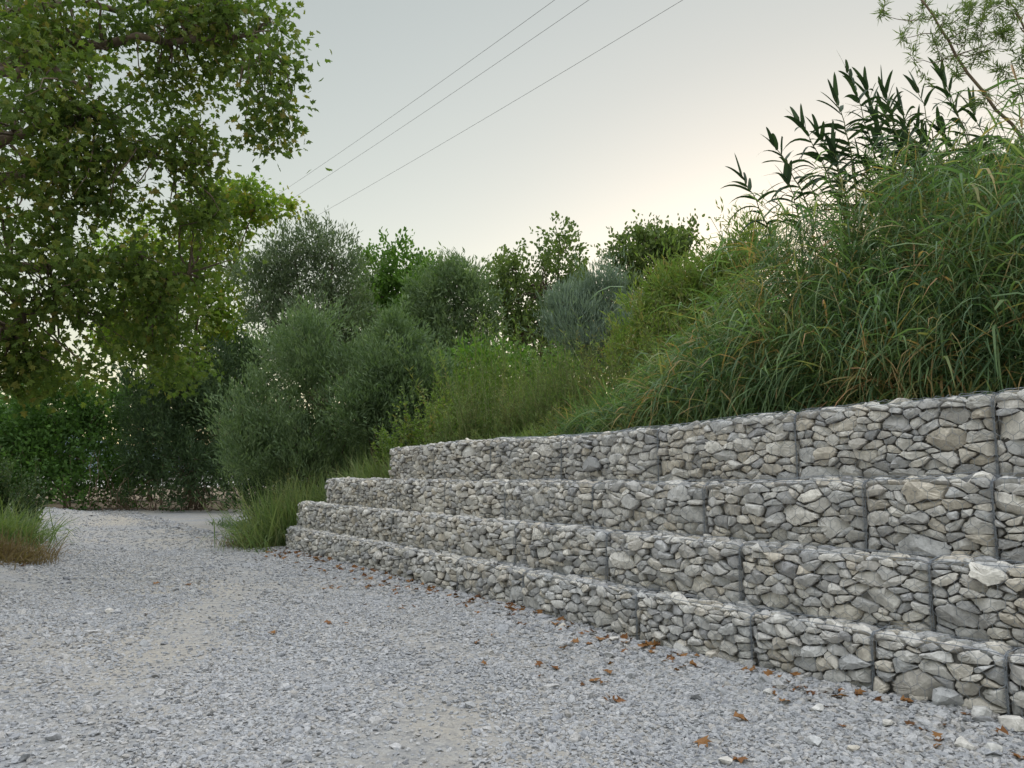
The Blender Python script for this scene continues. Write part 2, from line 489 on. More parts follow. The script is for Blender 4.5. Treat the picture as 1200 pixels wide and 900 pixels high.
# ------------------------------------------------------------------ gravel (uncountable): points with instanced broken stones
def gravel():
    rng = R(11)
    P = []
    for (y0, y1, dens, smin, smax) in [(3.0, 6.5, 3000, .006, .020), (6.5, 10, 1500, .008, .022), (10, 16, 450, .012, .025), (16, 33.5, 80, .016, .032)]:
        x0, x1 = -1.0 * y1 * .74 - .6, y1 * .74 + .6
        x0, x1 = max(x0, -20), min(x1, 6)
        n = int((x1 - x0) * (y1 - y0) * dens)
        x, y = rng.uniform(x0, x1, n), rng.uniform(y0, y1, n)
        sz = smin + (smax - smin) * rng.power(.55, n) ** 1.0
        big = rng.random(n)
        sz = np.where(big > .985, sz * rng.uniform(1.5, 2.4, n), sz)
        P.append(np.stack([x, y, sz], -1))
    P = np.concatenate(P)
    x, y, sz = P.T
    # patchy: worn wheel tracks carry less loose stone
    track = .5 + .5 * np.tanh(2.2 * sn(x * .55 + 3, y * .30, 6) + .6)
    wear = np.exp(-((x + .55 + .10 * (y - 5)) / .45) ** 2) + np.exp(-((x + 2.6 + .22 * (y - 5)) / .5) ** 2)
    i = np.argmin((_X[::10][:, None] - x) ** 2 + (_Y[::10][:, None] - y) ** 2, axis=0)
    ii = i * 10
    side = (x - _X[ii]) * (-_ty[ii]) + (y - _Y[ii]) * _tx[ii]       # >0 is behind the wall face
    near = np.exp(-(np.maximum(-side, 0) / .8) ** 2)
    ok = (side < -.02) & (rng.random(len(x)) < np.clip(.25 + .75 * track + near - .65 * np.clip(wear, 0, 1), .12, 1))
    ok &= x > -8.3 - .53 * (y - 12)
    sz = sz * (1 + .75 * near * rng.random(len(x)))
    x, y, sz = x[ok], y[ok], sz[ok]
    z = ground_z(x, y) + sz * .12
    me = bpy.data.meshes.new('gravel')
    me.vertices.add(len(x))
    me.vertices.foreach_set('co', np.stack([x, y, z], -1).astype(np.float32).ravel())
    n = len(x)
    rot = np.stack([rng.normal(0, .35, n), rng.normal(0, .35, n), rng.uniform(0, 6.28, n)], -1)
    scl = sz[:, None] * np.stack([rng.uniform(.8, 1.45, n), rng.uniform(.65, 1.1, n), rng.uniform(.35, .75, n)], -1)
    for nm, ty, dat in (('rot', 'FLOAT_VECTOR', rot), ('scl', 'FLOAT_VECTOR', scl)):
        a = me.attributes.new(nm, ty, 'POINT'); a.data.foreach_set('vector', dat.astype(np.float32).ravel())
    a = me.attributes.new('tint', 'FLOAT', 'POINT'); a.data.foreach_set('value', np.clip(rng.beta(1.6, 1.6, n) + .16 * sn(x * .9, y * .7, 9), 0, 1).astype(np.float32))
    a = me.attributes.new('pick', 'INT', 'POINT'); a.data.foreach_set('value', rng.integers(0, 7, n).astype(np.int32))
    me.update()
    o = tag(obj('gravel', me), 'loose pale grey gravel strewn over the track', 'gravel', kind='stuff')
    g = bpy.data.node_groups.new('broken_stones', 'GeometryNodeTree')
    g.interface.new_socket('Geometry', in_out='INPUT', socket_type='NodeSocketGeometry')
    g.interface.new_socket('Geometry', in_out='OUTPUT', socket_type='NodeSocketGeometry')
    N, Lk = g.nodes, g.links
    gi, go = N.new('NodeGroupInput'), N.new('NodeGroupOutput')
    join = N.new('GeometryNodeJoinGeometry')
    for k in range(7):
        ico = N.new('GeometryNodeMeshIcoSphere'); ico.inputs['Radius'].default_value = 1; ico.inputs['Subdivisions'].default_value = 2
        pos = N.new('GeometryNodeInputPosition')
        nz = N.new('ShaderNodeTexNoise'); nz.noise_dimensions = '4D'; nz.inputs['W'].default_value = k * 7.3; nz.inputs['Scale'].default_value = .9; nz.inputs['Detail'].default_value = 2
        Lk.new(pos.outputs[0], nz.inputs['Vector'])
        sub = N.new('ShaderNodeVectorMath'); sub.operation = 'SUBTRACT'; sub.inputs[1].default_value = (.5, .5, .5); Lk.new(nz.outputs['Color'], sub.inputs[0])
        sc = N.new('ShaderNodeVectorMath'); sc.operation = 'SCALE'; sc.inputs['Scale'].default_value = 2.0; Lk.new(sub.outputs[0], sc.inputs[0])
        sp = N.new('GeometryNodeSetPosition'); Lk.new(ico.outputs[0], sp.inputs['Geometry']); Lk.new(sc.outputs[0], sp.inputs['Offset'])
        sm = N.new('GeometryNodeSetMaterial'); sm.inputs['Material'].default_value = PEB; Lk.new(sp.outputs[0], sm.inputs['Geometry'])
        ti = N.new('GeometryNodeGeometryToInstance'); Lk.new(sm.outputs[0], ti.inputs[0]); Lk.new(ti.outputs[0], join.inputs[0])
    iop = N.new('GeometryNodeInstanceOnPoints'); iop.inputs['Pick Instance'].default_value = True
    def named(nm, dt):
        q = N.new('GeometryNodeInputNamedAttribute'); q.data_type = dt; q.inputs['Name'].default_value = nm; return q
    Lk.new(gi.outputs[0], iop.inputs['Points']); Lk.new(join.outputs[0], iop.inputs['Instance'])
    Lk.new(named('pick', 'INT').outputs[0], iop.inputs['Instance Index'])
    Lk.new(named('rot', 'FLOAT_VECTOR').outputs[0], iop.inputs['Rotation'])
    Lk.new(named('scl', 'FLOAT_VECTOR').outputs[0], iop.inputs['Scale'])
    Lk.new(iop.outputs[0], go.inputs[0])
    md = o.modifiers.new('stones', 'NODES'); md.node_group = g


gravel()

# ------------------------------------------------------------------ gabion baskets
RND = .075     # rounding of the top front edge
PROUD = .0


class Basket:
    def __init__(self, k, s0, s1, ledge):
        self.k, self.s0, self.s1, self.ledge = k, s0, s1, ledge
        sm = (s0 + s1) / 2
        self.top = TOPS[k]
        self.bot = (lambda s: TOPS[k - 1](s) - .012) if k else (lambda s: -.06 + 0 * s)
        self.H0 = float(self.top(sm) - self.bot(sm))
        self.W = s1 - s0
        self.Lv = self.H0 - RND + math.pi / 2 * RND + ledge
        self.seed = k * 31 + s0
        self.far = False

    def surf(self, u, v, dep):
        """u along, v up the face and back over the top, dep outwards -> xyz"""
        u, v = np.asarray(u, float), np.asarray(v, float)
        s = self.s0 + u
        zt, zb = self.top(s), self.bot(s)
        hf = self.H0 - RND
        a = np.clip((v - hf) / RND, 0, math.pi / 2)
        over = np.maximum(v - hf - RND * math.pi / 2, 0)
        fv = np.clip(v, 0, hf) / hf
        z = zb + fv * (zt - zb - RND) + RND * np.sin(a) + .018 * sn(s * 2.3, over * 4, self.seed) * (over > 0)
        inset = RND * (1 - np.cos(a)) + over
        bulge = .03 * np.sin(np.pi * np.clip(u / self.W, 0, 1)) * np.sin(np.pi * np.clip(fv * .9 + .05, 0, 1)) + .012 * sn(s * 1.9, v * 3, self.seed)
        pinch = .03 * np.exp(-(np.minimum(u, self.W - u) / .035) ** 2)
        out = (dep + (bulge - pinch)) * np.cos(a)
        z = z + (dep - pinch) * np.sin(a)
        x, y = wall(s, SETBACK * self.k + inset - out)
        return np.stack([x, y, z], -1)


def clip_poly(poly, nx, ny, c):
    """keep nx*x+ny*y <= c"""
    out = []
    m = len(poly)
    for i in range(m):
        ax, ay = poly[i]; bx, by = poly[(i + 1) % m]
        da, db = nx * ax + ny * ay - c, nx * bx + ny * by - c
        if da <= 0: out.append((ax, ay))
        if (da < 0 < db) or (db < 0 < da):
            t = da / (da - db)
            out.append((ax + (bx - ax) * t, ay + (by - ay) * t))
    return out


ANI = 1.95


def tessellate(W, H, coarse, rng):
    """stones of mixed size fitted together: a power diagram of scattered circles, drawn out lengthwise and warped"""
    w = W / ANI
    pts = []
    def throw(tries, lo, hi, packing):
        for _ in range(tries):
            r = rng.uniform(lo, hi)
            x, y = rng.uniform(r * .4, w - r * .4), rng.uniform(r * .4, H - r * .4)
            if all((x - q[0]) ** 2 + (y - q[1]) ** 2 > (packing * (r + q[2])) ** 2 for q in pts):
                pts.append((x, y, r))
    area = w * H
    throw(int(3.2 * area * coarse), .066, .095, .86)
    throw(int(17 * area * min(coarse, 2.6)), .043, .060, .84)
    throw(int(120 * area), .031, .044, .82)
    throw(int(800 * area), .020, .030, .82)
    A = np.array(pts)
    cells = []
    for i, (x, y, r) in enumerate(pts):
        poly = [(0, 0), (w, 0), (w, H), (0, H)]
        dx, dy = A[:, 0] - x, A[:, 1] - y
        d2 = dx * dx + dy * dy
        for j in np.argsort(d2)[1:40]:
            dj = math.sqrt(d2[j])
            if dj > .5: break
            t = (d2[j] + r * r - A[j, 2] ** 2) / (2 * dj)
            ux, uy = dx[j] / dj, dy[j] / dj
            poly = clip_poly(poly, ux, uy, ux * x + uy * y + t)
            if len(poly) < 3: break
        if len(poly) >= 3:
            p = np.array(poly) * np.array([ANI, 1.0])
            m = np.clip(np.minimum(np.minimum(p[:, 0], W - p[:, 0]), np.minimum(p[:, 1], H - p[:, 1])) / .08, 0, 1)
            p = p + (m * .034)[:, None] * np.stack([sn(p[:, 0] * 5.5, p[:, 1] * 5.5, W * 9), sn(p[:, 0] * 6.5 + 4, p[:, 1] * 4.5, W * 17)], -1)
            cells.append(p)
    return cells


def stone_geo(b, poly, rng):
    """one stone: rounded outline of its cell, domed and faceted front, tapering back"""
    e = np.roll(poly, -1, 0) - poly
    area = .5 * abs(np.sum(poly[:, 0] * np.roll(poly[:, 1], -1) - np.roll(poly[:, 0], -1) * poly[:, 1]))
    if area < 2.5e-4: return None
    size = math.sqrt(area)
    c = poly.mean(0)
    # knock the corners off, keep the straight sides
    cut = rng.uniform(.09, .32, (len(poly), 2))
    q = np.stack([poly + e * cut[:, :1], poly + e * (1 - cut[:, 1:])], 1).reshape(-1, 2)
    if size > .085:      # large blocks get a broken midpoint on each side
        m_ = (q + np.roll(q, -1, 0)) / 2 + rng.normal(0, .035 * size, q.shape)
        q = np.stack([q, m_], 1).reshape(-1, 2)
    seg_ = np.hypot(*(np.roll(q, -1, 0) - q).T)
    q = q[seg_ > .0045]
    if len(q) < 5: return None
    o = q - c
    n = len(o)
    rad = np.hypot(o[:, 0], o[:, 1])[:, None]
    gap = rng.uniform(.001, .008)
    o = o * np.maximum(rad - gap, rad * .7) / rad * (1 + rng.normal(0, .025, (n, 1)))
    dome = np.clip(size * rng.uniform(.06, .22), .005, .034)
    sink = rng.normal(0, .015) - .006
    tilt = rng.normal(0, .22, 2)
    prof = [(.6, -.115), (.90, -.07), (1.0, -.026), (.975, -.004), (.88, .6 * dome), (.5, .95 * dome)]
    if size < .075:
        prof = [(.75, -.07), (1.0, -.022), (.95, .05 * dome), (.6, .85 * dome)]
    if b.far:
        prof = [(.85, -.06), (1.0, -.016), (.84, .6 * dome)]
    if c[1] > b.H0 - RND * .4: dome *= .5; sink = sink * .5 - .002; tilt = tilt * .4
    chips = [(*rng.normal(0, .32, 2), rng.uniform(.6, 1.4)) for _ in range(2)]
    us, vs, ds = [], [], []
    for k, (sc, dp) in enumerate(prof):
        p = o * sc
        d = np.full(n, dp + sink)
        if dp > -.03:
            d = d + np.clip(p @ tilt, -.04, .04) + rng.normal(0, .12 * dome + .0012, n)
            for cx_, cy_, h_ in chips: d = np.minimum(d, sink + dome * h_ - (p[:, 0] * cx_ + p[:, 1] * cy_))
        us.append(c[0] + p[:, 0]); vs.append(c[1] + p[:, 1]); ds.append(d)
    us.append([c[0]]); vs.append([c[1]]); ds.append([dome + sink])
    V = b.surf(np.clip(np.concatenate(us), 0.001, b.W - .001), np.concatenate(vs), np.concatenate(ds))
    m = len(prof)
    i, j = np.arange(m - 1)[:, None] * n, np.arange(n)[None]
    j2 = (j + 1) % n
    Q = np.stack([i + j, i + j2, i + n + j2, i + n + j], -1).reshape(-1, 4)
    T = np.stack([(m - 1) * n + np.arange(n), (m - 1) * n + (np.arange(n) + 1) % n, np.full(n, m * n)], -1)
    return V, Q, T, size


def hexwire(b, mb):
    """double-twist netting wrapped over the front and top"""
    du, dv = .085, .11
    segs = []
    nu, nv = int(b.W / du), int(b.Lv / (dv * .75)) + 1
    du = b.W / nu
    for r in range(nv):
        v0 = r * dv * .75
        off = .5 * du if r % 2 else 0
        for q in range(nu + 1):
            u0 = q * du + off
            if u0 > b.W + 1e-6: continue
            segs.append(((u0, v0), (u0, v0 + dv * .45)))
            segs.append(((u0, v0 + dv * .45), (u0 - du / 2, v0 + dv * .75)))
            segs.append(((u0, v0 + dv * .45), (u0 + du / 2, v0 + dv * .75)))
    A = np.array(segs)
    A[..., 0] = np.clip(A[..., 0], .002, b.W - .002); A[..., 1] = np.clip(A[..., 1], 0, b.Lv)
    ok = np.linalg.norm(A[:, 0] - A[:, 1], axis=1) > .01
    A = A[ok]
    P = b.surf(A[..., 0], A[..., 1], np.full(A.shape[:2], .019))
    d = norm(P[:, 1] - P[:, 0])
    ref = np.array([.3, -.2, .93])
    x = norm(np.cross(d, ref)); y = np.cross(d, x)
    ang = np.array([0, 2.094, 4.189])
    r = .0017
    ring = r * (np.cos(ang)[None, :, None] * x[:, None] + np.sin(ang)[None, :, None] * y[:, None])
    V = np.concatenate([P[:, 0:1] + ring, P[:, 1:2] + ring], 1)
    q = np.array([[0, 1, 4, 3], [1, 2, 5, 4], [2, 0, 3, 5]])
    F = (np.arange(len(V))[:, None, None] * 6 + q[None]).reshape(-1, 4)
    mb.add(V.reshape(-1, 3), F)


ORD = ['first', 'second', 'third', 'fourth', 'fifth', 'sixth', 'seventh', 'eighth', 'ninth', 'tenth', 'eleventh', 'twelfth']
COURSE = ['bottom course', 'second course up', 'third course up', 'top course']


def build_wall():
    rng = R(5)
    for k in range(4):
        ss = SEAMS[k]
        for i in range(len(ss) - 1):
            b = Basket(k, ss[i], ss[i + 1], .62 if k == 3 else .26)
            mx, my = wall((ss[i] + ss[i + 1]) / 2, SETBACK * k)
            dist = math.hypot(mx, my)
            org = np.array([float(mx), float(my), float(b.bot(b.s0))])
            root = thing('gabion_basket', org, 'stone gabion basket in the %s, %s from the grassy end' % (COURSE[k], ORD[i]) if i else
                         'stone gabion basket beside the grass, end of the %s' % COURSE[k], 'gabion', 'gabion baskets of the stepped wall')
            coarse = 1.0 + 1.6 * max(0, (b.s0 - 10.5)) / 3 + (rng.random() < .3) * .8
            if dist > 9: coarse = .5
            b.far = dist > 9.6
            cells = tessellate(b.W, b.Lv, coarse, rng)
            far = MB()
            built = []
            for poly in cells:
                g = stone_geo(b, poly, rng)
                if g is not None: built.append(g)
            built.sort(key=lambda g: -g[3])
            for j, (V, Q, T, size) in enumerate(built):
                tint = rng.random()
                if dist < 9.6 and j < 300 and size * 890 / dist > 4.5:
                    c = V.mean(0)
                    me = mesh_np('stone', V - c, [Q, T], tint, False)
                    obj('stone', me, STONE, root, c - org)
                else:
                    far.add(V, Q, tint)
                    far.f.setdefault(3, []).append(T + far.n - len(V)); far.t.setdefault(3, []).append(np.full(len(T), tint))
            if far.n:
                tag(obj('stone_fill', far.mesh('stone_fill', org, False), STONE, root), kind='stuff')
            # rubble behind the facing stones, down to the back of the basket
            uu, vv = np.meshgrid(np.linspace(0.004, b.W - .004, 14), np.r_[np.linspace(0, b.H0 - RND, 4), np.linspace(b.H0 - RND / 3, b.Lv, 5)])
            F = b.surf(uu, vv, np.full(uu.shape, -.065))
            Bk = F.copy()
            s = b.s0 + uu
            bx, by = wall(s, SETBACK * k + .95)
            Bk[..., 0], Bk[..., 1] = bx, by
            Bk[..., 2] = np.minimum(F[..., 2], F[-1:, :, 2] - .03)
            ny, nx = uu.shape
            idx = np.arange(ny * nx).reshape(ny, nx)
            q = np.stack([idx[:-1, :-1], idx[:-1, 1:], idx[1:, 1:], idx[1:, :-1]], -1).reshape(-1, 4)
            core = MB()
            core.add(F, q)
            o2 = ny * nx
            ring = np.r_[idx[0, :], idx[1:, -1], idx[-1, -2::-1], idx[-2:0, 0][::1] if False else idx[-2:0:-1, 0]]
            r2 = np.roll(ring, -1)
            core.add(np.concatenate([F.reshape(-1, 3), Bk.reshape(-1, 3)]), np.stack([ring, r2, r2 + o2, ring + o2], -1))
            core.add(Bk, q[:, ::-1])
            obj('rubble_core', core.mesh('rubble_core', org), CORE, root)
            if dist < 10:
                net = MB(); hexwire(b, net)
                obj('wire_netting', net.mesh('wire_netting', org, False), WIRE, root)
            fr = MB()
            for u0 in (.006, b.W - .006):
                vv = np.linspace(0.0, b.Lv, 22)
                tube(fr, b.surf(np.full(22, u0), vv, np.full(22, .016)), .0026, 5)
                if dist > 10: continue
                t = np.linspace(0, 1, 97)
                tube(fr, b.surf(u0 + .009 * np.cos(t * 2 * np.pi * 16), t * b.H0, .018 + .008 * np.sin(t * 2 * np.pi * 16)), .0016, 3)
            for v0 in (.008, b.H0 - RND * .2):
                u = np.linspace(.004, b.W - .004, 30)
                tube(fr, b.surf(u, np.full(30, v0), np.full(30, .014)), .0026, 4)
            obj('edge_wire', fr.mesh('edge_wire', org), WIRE, root)


build_wall()


# ------------------------------------------------------------------ vegetation
def lumps(B, rng, k=9):
    """break each ellipsoid into a smaller heart and a scatter of uneven lobes"""
    out = []
    for r in B:
        q = r.copy(); q[3:6] *= .72; out.append(q)
        for _ in range(k):
            d = rdir(rng, 1)[0]
            q = r.copy()
            q[:3] += r[3:6] * d * rng.uniform(.5, 1.02)
            q[3:6] *= rng.uniform(.16, .5) * np.array([1, 1, rng.uniform(.8, 1.7)])
            out.append(q)
    return np.array(out)


def crown(mb, kind, blobs, clumps, per, cr, length, width, rng, up=.3, outw=.5, fill=.5, tint_bias=0.0, droop=0.0, flat=.6, spray=0.0):
    """leaf clumps spread over and inside ellipsoids; returns the clump centres"""
    B = lumps(np.array(blobs, float), rng)
    area = (B[:, 3] * B[:, 5] + B[:, 4] * B[:, 5] + B[:, 3] * B[:, 4])
    w = B[:, 6] * area if B.shape[1] > 6 else area
    pick = rng.choice(len(B), clumps, p=w / w.sum())
    d = rdir(rng, clumps)
    rho = 1 - fill * rng.random(clumps) ** 1.5
    c = B[pick, :3] + B[pick, 3:6] * d * rho[:, None]
    ci = np.repeat(np.arange(clumps), per)
    n = len(ci)
    csz = cr * rng.uniform(.6, 1.5, clumps)
    p = c[ci] + rng.normal(0, 1, (n, 3)) * csz[ci][:, None] * np.array([.62, .62, .5])
    od = norm(p - c[ci] + 1e-6) * .6 + d[ci] * outw
    if spray:          # leaves strung along a twig that grows outwards and up
        ax = norm(d * np.array([1, 1, .6]) + rdir(rng, clumps) * .65 + np.array([0, 0, .7]))
        tl = spray * rng.uniform(.4, 1.7, clumps) * np.where(rng.random(clumps) < .12, 1.7, 1)
        t = rng.random(n)
        p = c[ci] + ax[ci] * (tl[ci] * (t - .35))[:, None] + rng.normal(0, 1, (n, 3)) * (.10 * spray + .16 * spray * (1 - t))[:, None]
        od = ax[ci] * .9 + rdir(rng, n) * .35
    ld = norm(od + rdir(rng, n) * .7 + np.array([0, 0, 1.0]) * up + np.array([0, 0, -1.0]) * droop)
    nr = norm(rdir(rng, n) + np.array([0, 0, 1.0]) * flat)
    ct = rng.random(clumps)
    tint = np.clip(.55 * ct[ci] + .45 * rng.random(n) + tint_bias, 0, 1) ** 1.25
    L = length * rng.uniform(.65, 1.25, n)
    lay(mb, kind, p, ld, nr, L, L * (width / length), tint)
    return c, pick // 10


def px_blobs(rows):
    """(px, py, depth, half width px, half height px[, depth half m, weight]) -> world ellipsoids"""
    out = []
    for r in rows:
        px, py, y, a, b = r[:5]
        k = math.hypot(y, 0) / 890
        dy = r[5] if len(r) > 5 else max(a, b) * k * .9
        c = at(px, py, y)
        out.append((c[0], c[1], c[2], a * k, dy, b * k, r[6] if len(r) > 6 else 1.0))
    return out


def plant(name, label, cat, base, blobs, kind, clumps, per, cr, length, width, mat, seed, trunk_r=.06, bark=None, group=None, part='crown', twigs=40,
          stems=1, **kw):
    rng = R(seed)
    base = np.asarray(base, float)
    root = thing(name, base, label, cat, group)
    mb = MB()
    c, pick = crown(mb, kind, blobs, clumps, per, cr, length, width, rng, **kw)
    tag(obj(part, mb.mesh(part, base, False), mat, root), kind='stuff')
    tb = MB()
    B = np.array(blobs)
    top = B[:, :3].mean(0)
    for st in range(stems):
        b0 = base + np.array([rng.normal(0, .18), rng.normal(0, .18), -.1]) * (stems > 1) + np.array([0, 0, -.05])
        fork = base + (top - base) * rng.uniform(.35, .55) + rng.normal(0, .12, 3) * (1 + stems * .3)
        tube(tb, bez(b0, fork, rng.normal(0, .1, 3), 7, rng, .02), np.linspace(trunk_r, trunk_r * .7, 7) / math.sqrt(stems), 8)
        for q in range(len(B)):
            if stems > 1 and rng.random() > .6: continue
            e = bez(fork, B[q, :3], rng.normal(0, .12, 3) + np.array([0, 0, .08]), 7, rng, .03)
            tube(tb, e, np.linspace(trunk_r * .6, trunk_r * .2, 7) / math.sqrt(stems), 6)
    for j in rng.choice(len(c), min(twigs, len(c)), replace=False):
        a = B[pick[j], :3] + rng.normal(0, .1, 3)
        tube(tb, bez(a, c[j], rng.normal(0, .06, 3), 5, rng, .02), np.linspace(trunk_r * .18, .006, 5), 4)
    obj('trunk', tb.mesh('trunk', base), bark or BARK, root)
    return root


def clear_of_wall(x, y):
    """True where a plant foot does not stand in or before the baskets"""
    x, y = np.asarray(x, float), np.asarray(y, float)
    i = np.argmin((_X[:, None] - x.ravel()) ** 2 + (_Y[:, None] - y.ravel()) ** 2, axis=0)
    d = ((x.ravel() - _X[i]) * (-_ty[i]) + (y.ravel() - _Y[i]) * _tx[i]).reshape(x.shape)
    al = ((x.ravel() - _X[i]) * _tx[i] + (y.ravel() - _Y[i]) * _ty[i]).reshape(x.shape)
    end = (i.reshape(x.shape) == 0) & (al < -.15)
    return end | (d < -.4) | (d > np.interp(_S[i], [0, 3.2, 3.5], [.95, .95, 1.25]).reshape(x.shape))


def gpt(px, y, s=None):
    p = at(px, 560, y); p[2] = float(ground_z(p[0], p[1])); return p


# ---- the big plane tree reaching in from the left: trunk just outside the picture, limbs through the crown
def plane_tree():
    rng = R(21)
    base = np.array([-8.6, 10.6, float(ground_z(-8.6, 10.6)) - .05])
    root = thing('plane_tree', base, 'tall plane tree with broad lobed leaves overhanging the track', 'tree')
    rows = [(30, 25, 9.6, 95, 60), (130, 30, 10.2, 80, 55), (225, 14, 10.4, 70, 36), (300, 20, 10, 50, 40), (332, 60, 9.8, 26, 42, .5, 1.2), (322, 118, 9.8, 30, 34, .5, 1.1), (300, 150, 9.8, 26, 14, .4, .9),
            (40, 120, 9.2, 80, 50), (120, 150, 9.8, 75, 48), (200, 175, 10.3, 52, 40), (235, 165, 10.3, 26, 28, .5),
            (50, 220, 9.6, 85, 52), (140, 232, 10.2, 72, 44), (215, 250, 10.8, 50, 40), (40, 310, 9.6, 80, 50), (130, 320, 10.4, 70, 48),
            (205, 325, 11.2, 55, 50), (40, 385, 10.2, 60, 36), (-60, 200, 10, 120, 160, 1.4, .3), (-40, 0, 10.5, 150, 100, 1.4, .3), (100, -80, 11, 170, 80, 1.4, .25), (-30, 380, 10.6, 70, 60, .8, .6),
            (-150, 60, 12.5, 180, 200, 2, .12), (200, 375, 11.6, 60, 26), (60, 425, 10.6, 70, 16, 1, .6), (150, 405, 11.2, 60, 16, 1, .7), (15, 440, 10.4, 36, 30), (90, 450, 11.5, 70, 22, 1, .5), (190, 440, 12.2, 60, 22, 1, .5), (215, 80, 10.6, 50, 40, .8, .5), (260, 60, 10.4, 40, 36, .8, .6), (180, 110, 10.2, 40, 36), (330, 150, 9.9, 16, 14, .4, 1)]
    B = px_blobs(rows)
    mb = MB()
    c, pick = crown(mb, 'plane', B, 1250, 18, .22, .098, .09, rng, up=-.1, outw=.35, fill=.75, droop=.25, flat=.5)
    # leaves hanging on the outermost sprays, one by one
    tips = [i for i in range(len(c)) if rows[pick[i]][0] > 190 and rows[pick[i]][1] < 200]
    rng.shuffle(tips)
    v, f = LEAF['plane']
    variants = []
    for q in range(8):
        sc = np.array([.108, .10, .108]) * rng.uniform(.8, 1.2)
        variants.append(mesh_np('leaf', v * sc + rng.normal(0, .004, v.shape), f, .15 + .1 * q, False))
        variants[-1].materials.append(L_PLANE)
    for i in tips[:70]:
        for _ in range(3):
            o = obj('leaf', variants[rng.integers(8)], None, root, c[i] + rng.normal(0, .22, 3) - base)
            o.rotation_euler = (rng.uniform(-1, 1), rng.uniform(-.4, 1.3), rng.uniform(0, 6.28))
    tag(obj('crown', mb.mesh('crown', base, False), L_PLANE, root), kind='stuff')
    tb = MB()
    fork = base + np.array([.2, -.1, 3.0])
    tube(tb, bez(base + np.array([0, 0, -.2]), fork, (.1, 0, 0), 10, rng, .02), np.linspace(.36, .27, 10), 14)
    top = base + np.array([.6, .2, 8.5])
    tube(tb, bez(fork, top, (.15, .1, 0), 10, rng, .05), np.linspace(.26, .1, 10), 10)
    obj('trunk', tb.mesh('trunk', base), BARK, root)
    limbs = [((8, 398), 2.4, 10.2, (70, 350), 10.4), ((0, 165), 4.6, 10.0, (120, 140), 10), ((-10, 85), 5.6, 10, (105, 105), 9.9), ((0, 210), 4.0, 10.3, (205, 190), 10.6),
             ((20, 70), 6.0, 10.3, (300, 40), 10.0), ((-20, 320), 3.0, 10.4, (220, 320), 11.2), ((-30, 20), 6.6, 10.5, (230, 10), 10.4)]
    ends = []
    for (m, z0, ym, e, ye) in limbs:
        lb = MB()
        a = base + np.array([.25, -.05, z0])
        mid, end = at(m[0], m[1], ym), at(e[0], e[1], ye)
        p = np.concatenate([bez(a, mid, (0, 0, .15), 6, rng, .03)[:-1], bez(mid, end, (0, 0, .12), 9, rng, .05)])
        tube(lb, p, np.linspace(.115, .03, len(p)), 8)
        ends.append(p[6:])
        o = obj('limb', lb.mesh('limb', base), BARK, root)
    tw = MB()
    E_ = np.concatenate(ends)
    for j in rng.choice(len(c), 330, replace=False):
        k = np.argmin(np.linalg.norm(E_ - c[j], axis=1))
        if np.linalg.norm(E_[k] - c[j]) > 2.6: continue
        tube(tw, bez(E_[k], c[j], rng.normal(0, .12, 3) + np.array([0, 0, .1]), 6, rng, .03), np.linspace(.022, .005, 6), 4)
    tag(obj('twigs', tw.mesh('twigs', base), BARK, root), kind='stuff')


plane_tree()

# second plane tree behind it, yellower
b = px_blobs([(255, 250, 32.5, 55, 32), (300, 240, 32.5, 42, 22, 2.0), (245, 310, 32.5, 52, 44), (262, 365, 32.5, 42, 40), (190, 360, 32.5, 70, 40),
              (140, 400, 32.5, 40, 20), (215, 425, 32.5, 60, 24, 1.2), (175, 300, 32.5, 60, 60), (150, 385, 32.5, 50, 30)])
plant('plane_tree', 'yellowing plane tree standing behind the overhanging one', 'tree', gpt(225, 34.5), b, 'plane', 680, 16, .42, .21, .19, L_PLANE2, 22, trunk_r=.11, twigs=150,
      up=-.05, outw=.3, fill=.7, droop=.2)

# ---- trees on the skyline beyond the wall
def tree(px, y, rows, **k):
    p = gpt(px, y)
    return plant(k.pop('name', 'tree'), k.pop('label'), 'tree', p, px_blobs(rows), **k)


tree(365, 27, [(345, 300, 27, 40, 36), (390, 300, 27, 34, 36), (350, 350, 27, 52, 46), (405, 350, 27, 40, 44), (370, 410, 27, 60, 50), (310, 350, 27, 34, 60), (420, 410, 27, 40, 40)], name='olive_tree',
     label='dark grey-green dense tree with rounded top beside the plane trees', kind='narrow', clumps=1100, per=26, cr=.26, length=.20, width=.05, mat=L_OLIVE, seed=31, spray=0.75, trunk_r=.2, up=.5, fill=.55)
tree(475, 36, [(475, 322, 36, 42, 28), (450, 350, 36, 36, 34), (500, 345, 36, 36, 34), (470, 385, 36, 56, 40)], name='walnut_tree',
     label='bright green broad-leaved tree with a flat rounded top', kind='oval', clumps=620, per=26, cr=.42, length=.20, width=.13, mat=L_BROAD, seed=32, spray=0.8, trunk_r=.22, fill=.5)
tree(535, 27, [(530, 335, 27, 36, 36), (510, 370, 27, 30, 40), (560, 365, 27, 32, 36), (535, 405, 27, 48, 36)], name='olive_tree',
     label='pale olive-green soft tree between the bright green and the gappy trees', kind='narrow', clumps=800, per=24, cr=.26, length=.20, width=.05, mat=L_WILLOW, seed=33, spray=0.7, trunk_r=.15, up=.4, fill=.55)
tree(640, 29, [(655, 295, 29, 34, 26), (605, 318, 29, 30, 24), (640, 340, 29, 46, 34), (590, 355, 29, 30, 40), (675, 345, 29, 26, 34), (625, 385, 29, 56, 36)], name='oak_tree',
     label='gappy dark tree whose twin tops rise above the middle of the thicket', kind='oval', clumps=330, per=26, cr=.25, length=.15, width=.11, mat=L_AIRY, seed=34, spray=0.7, trunk_r=.18, fill=.6, twigs=120)
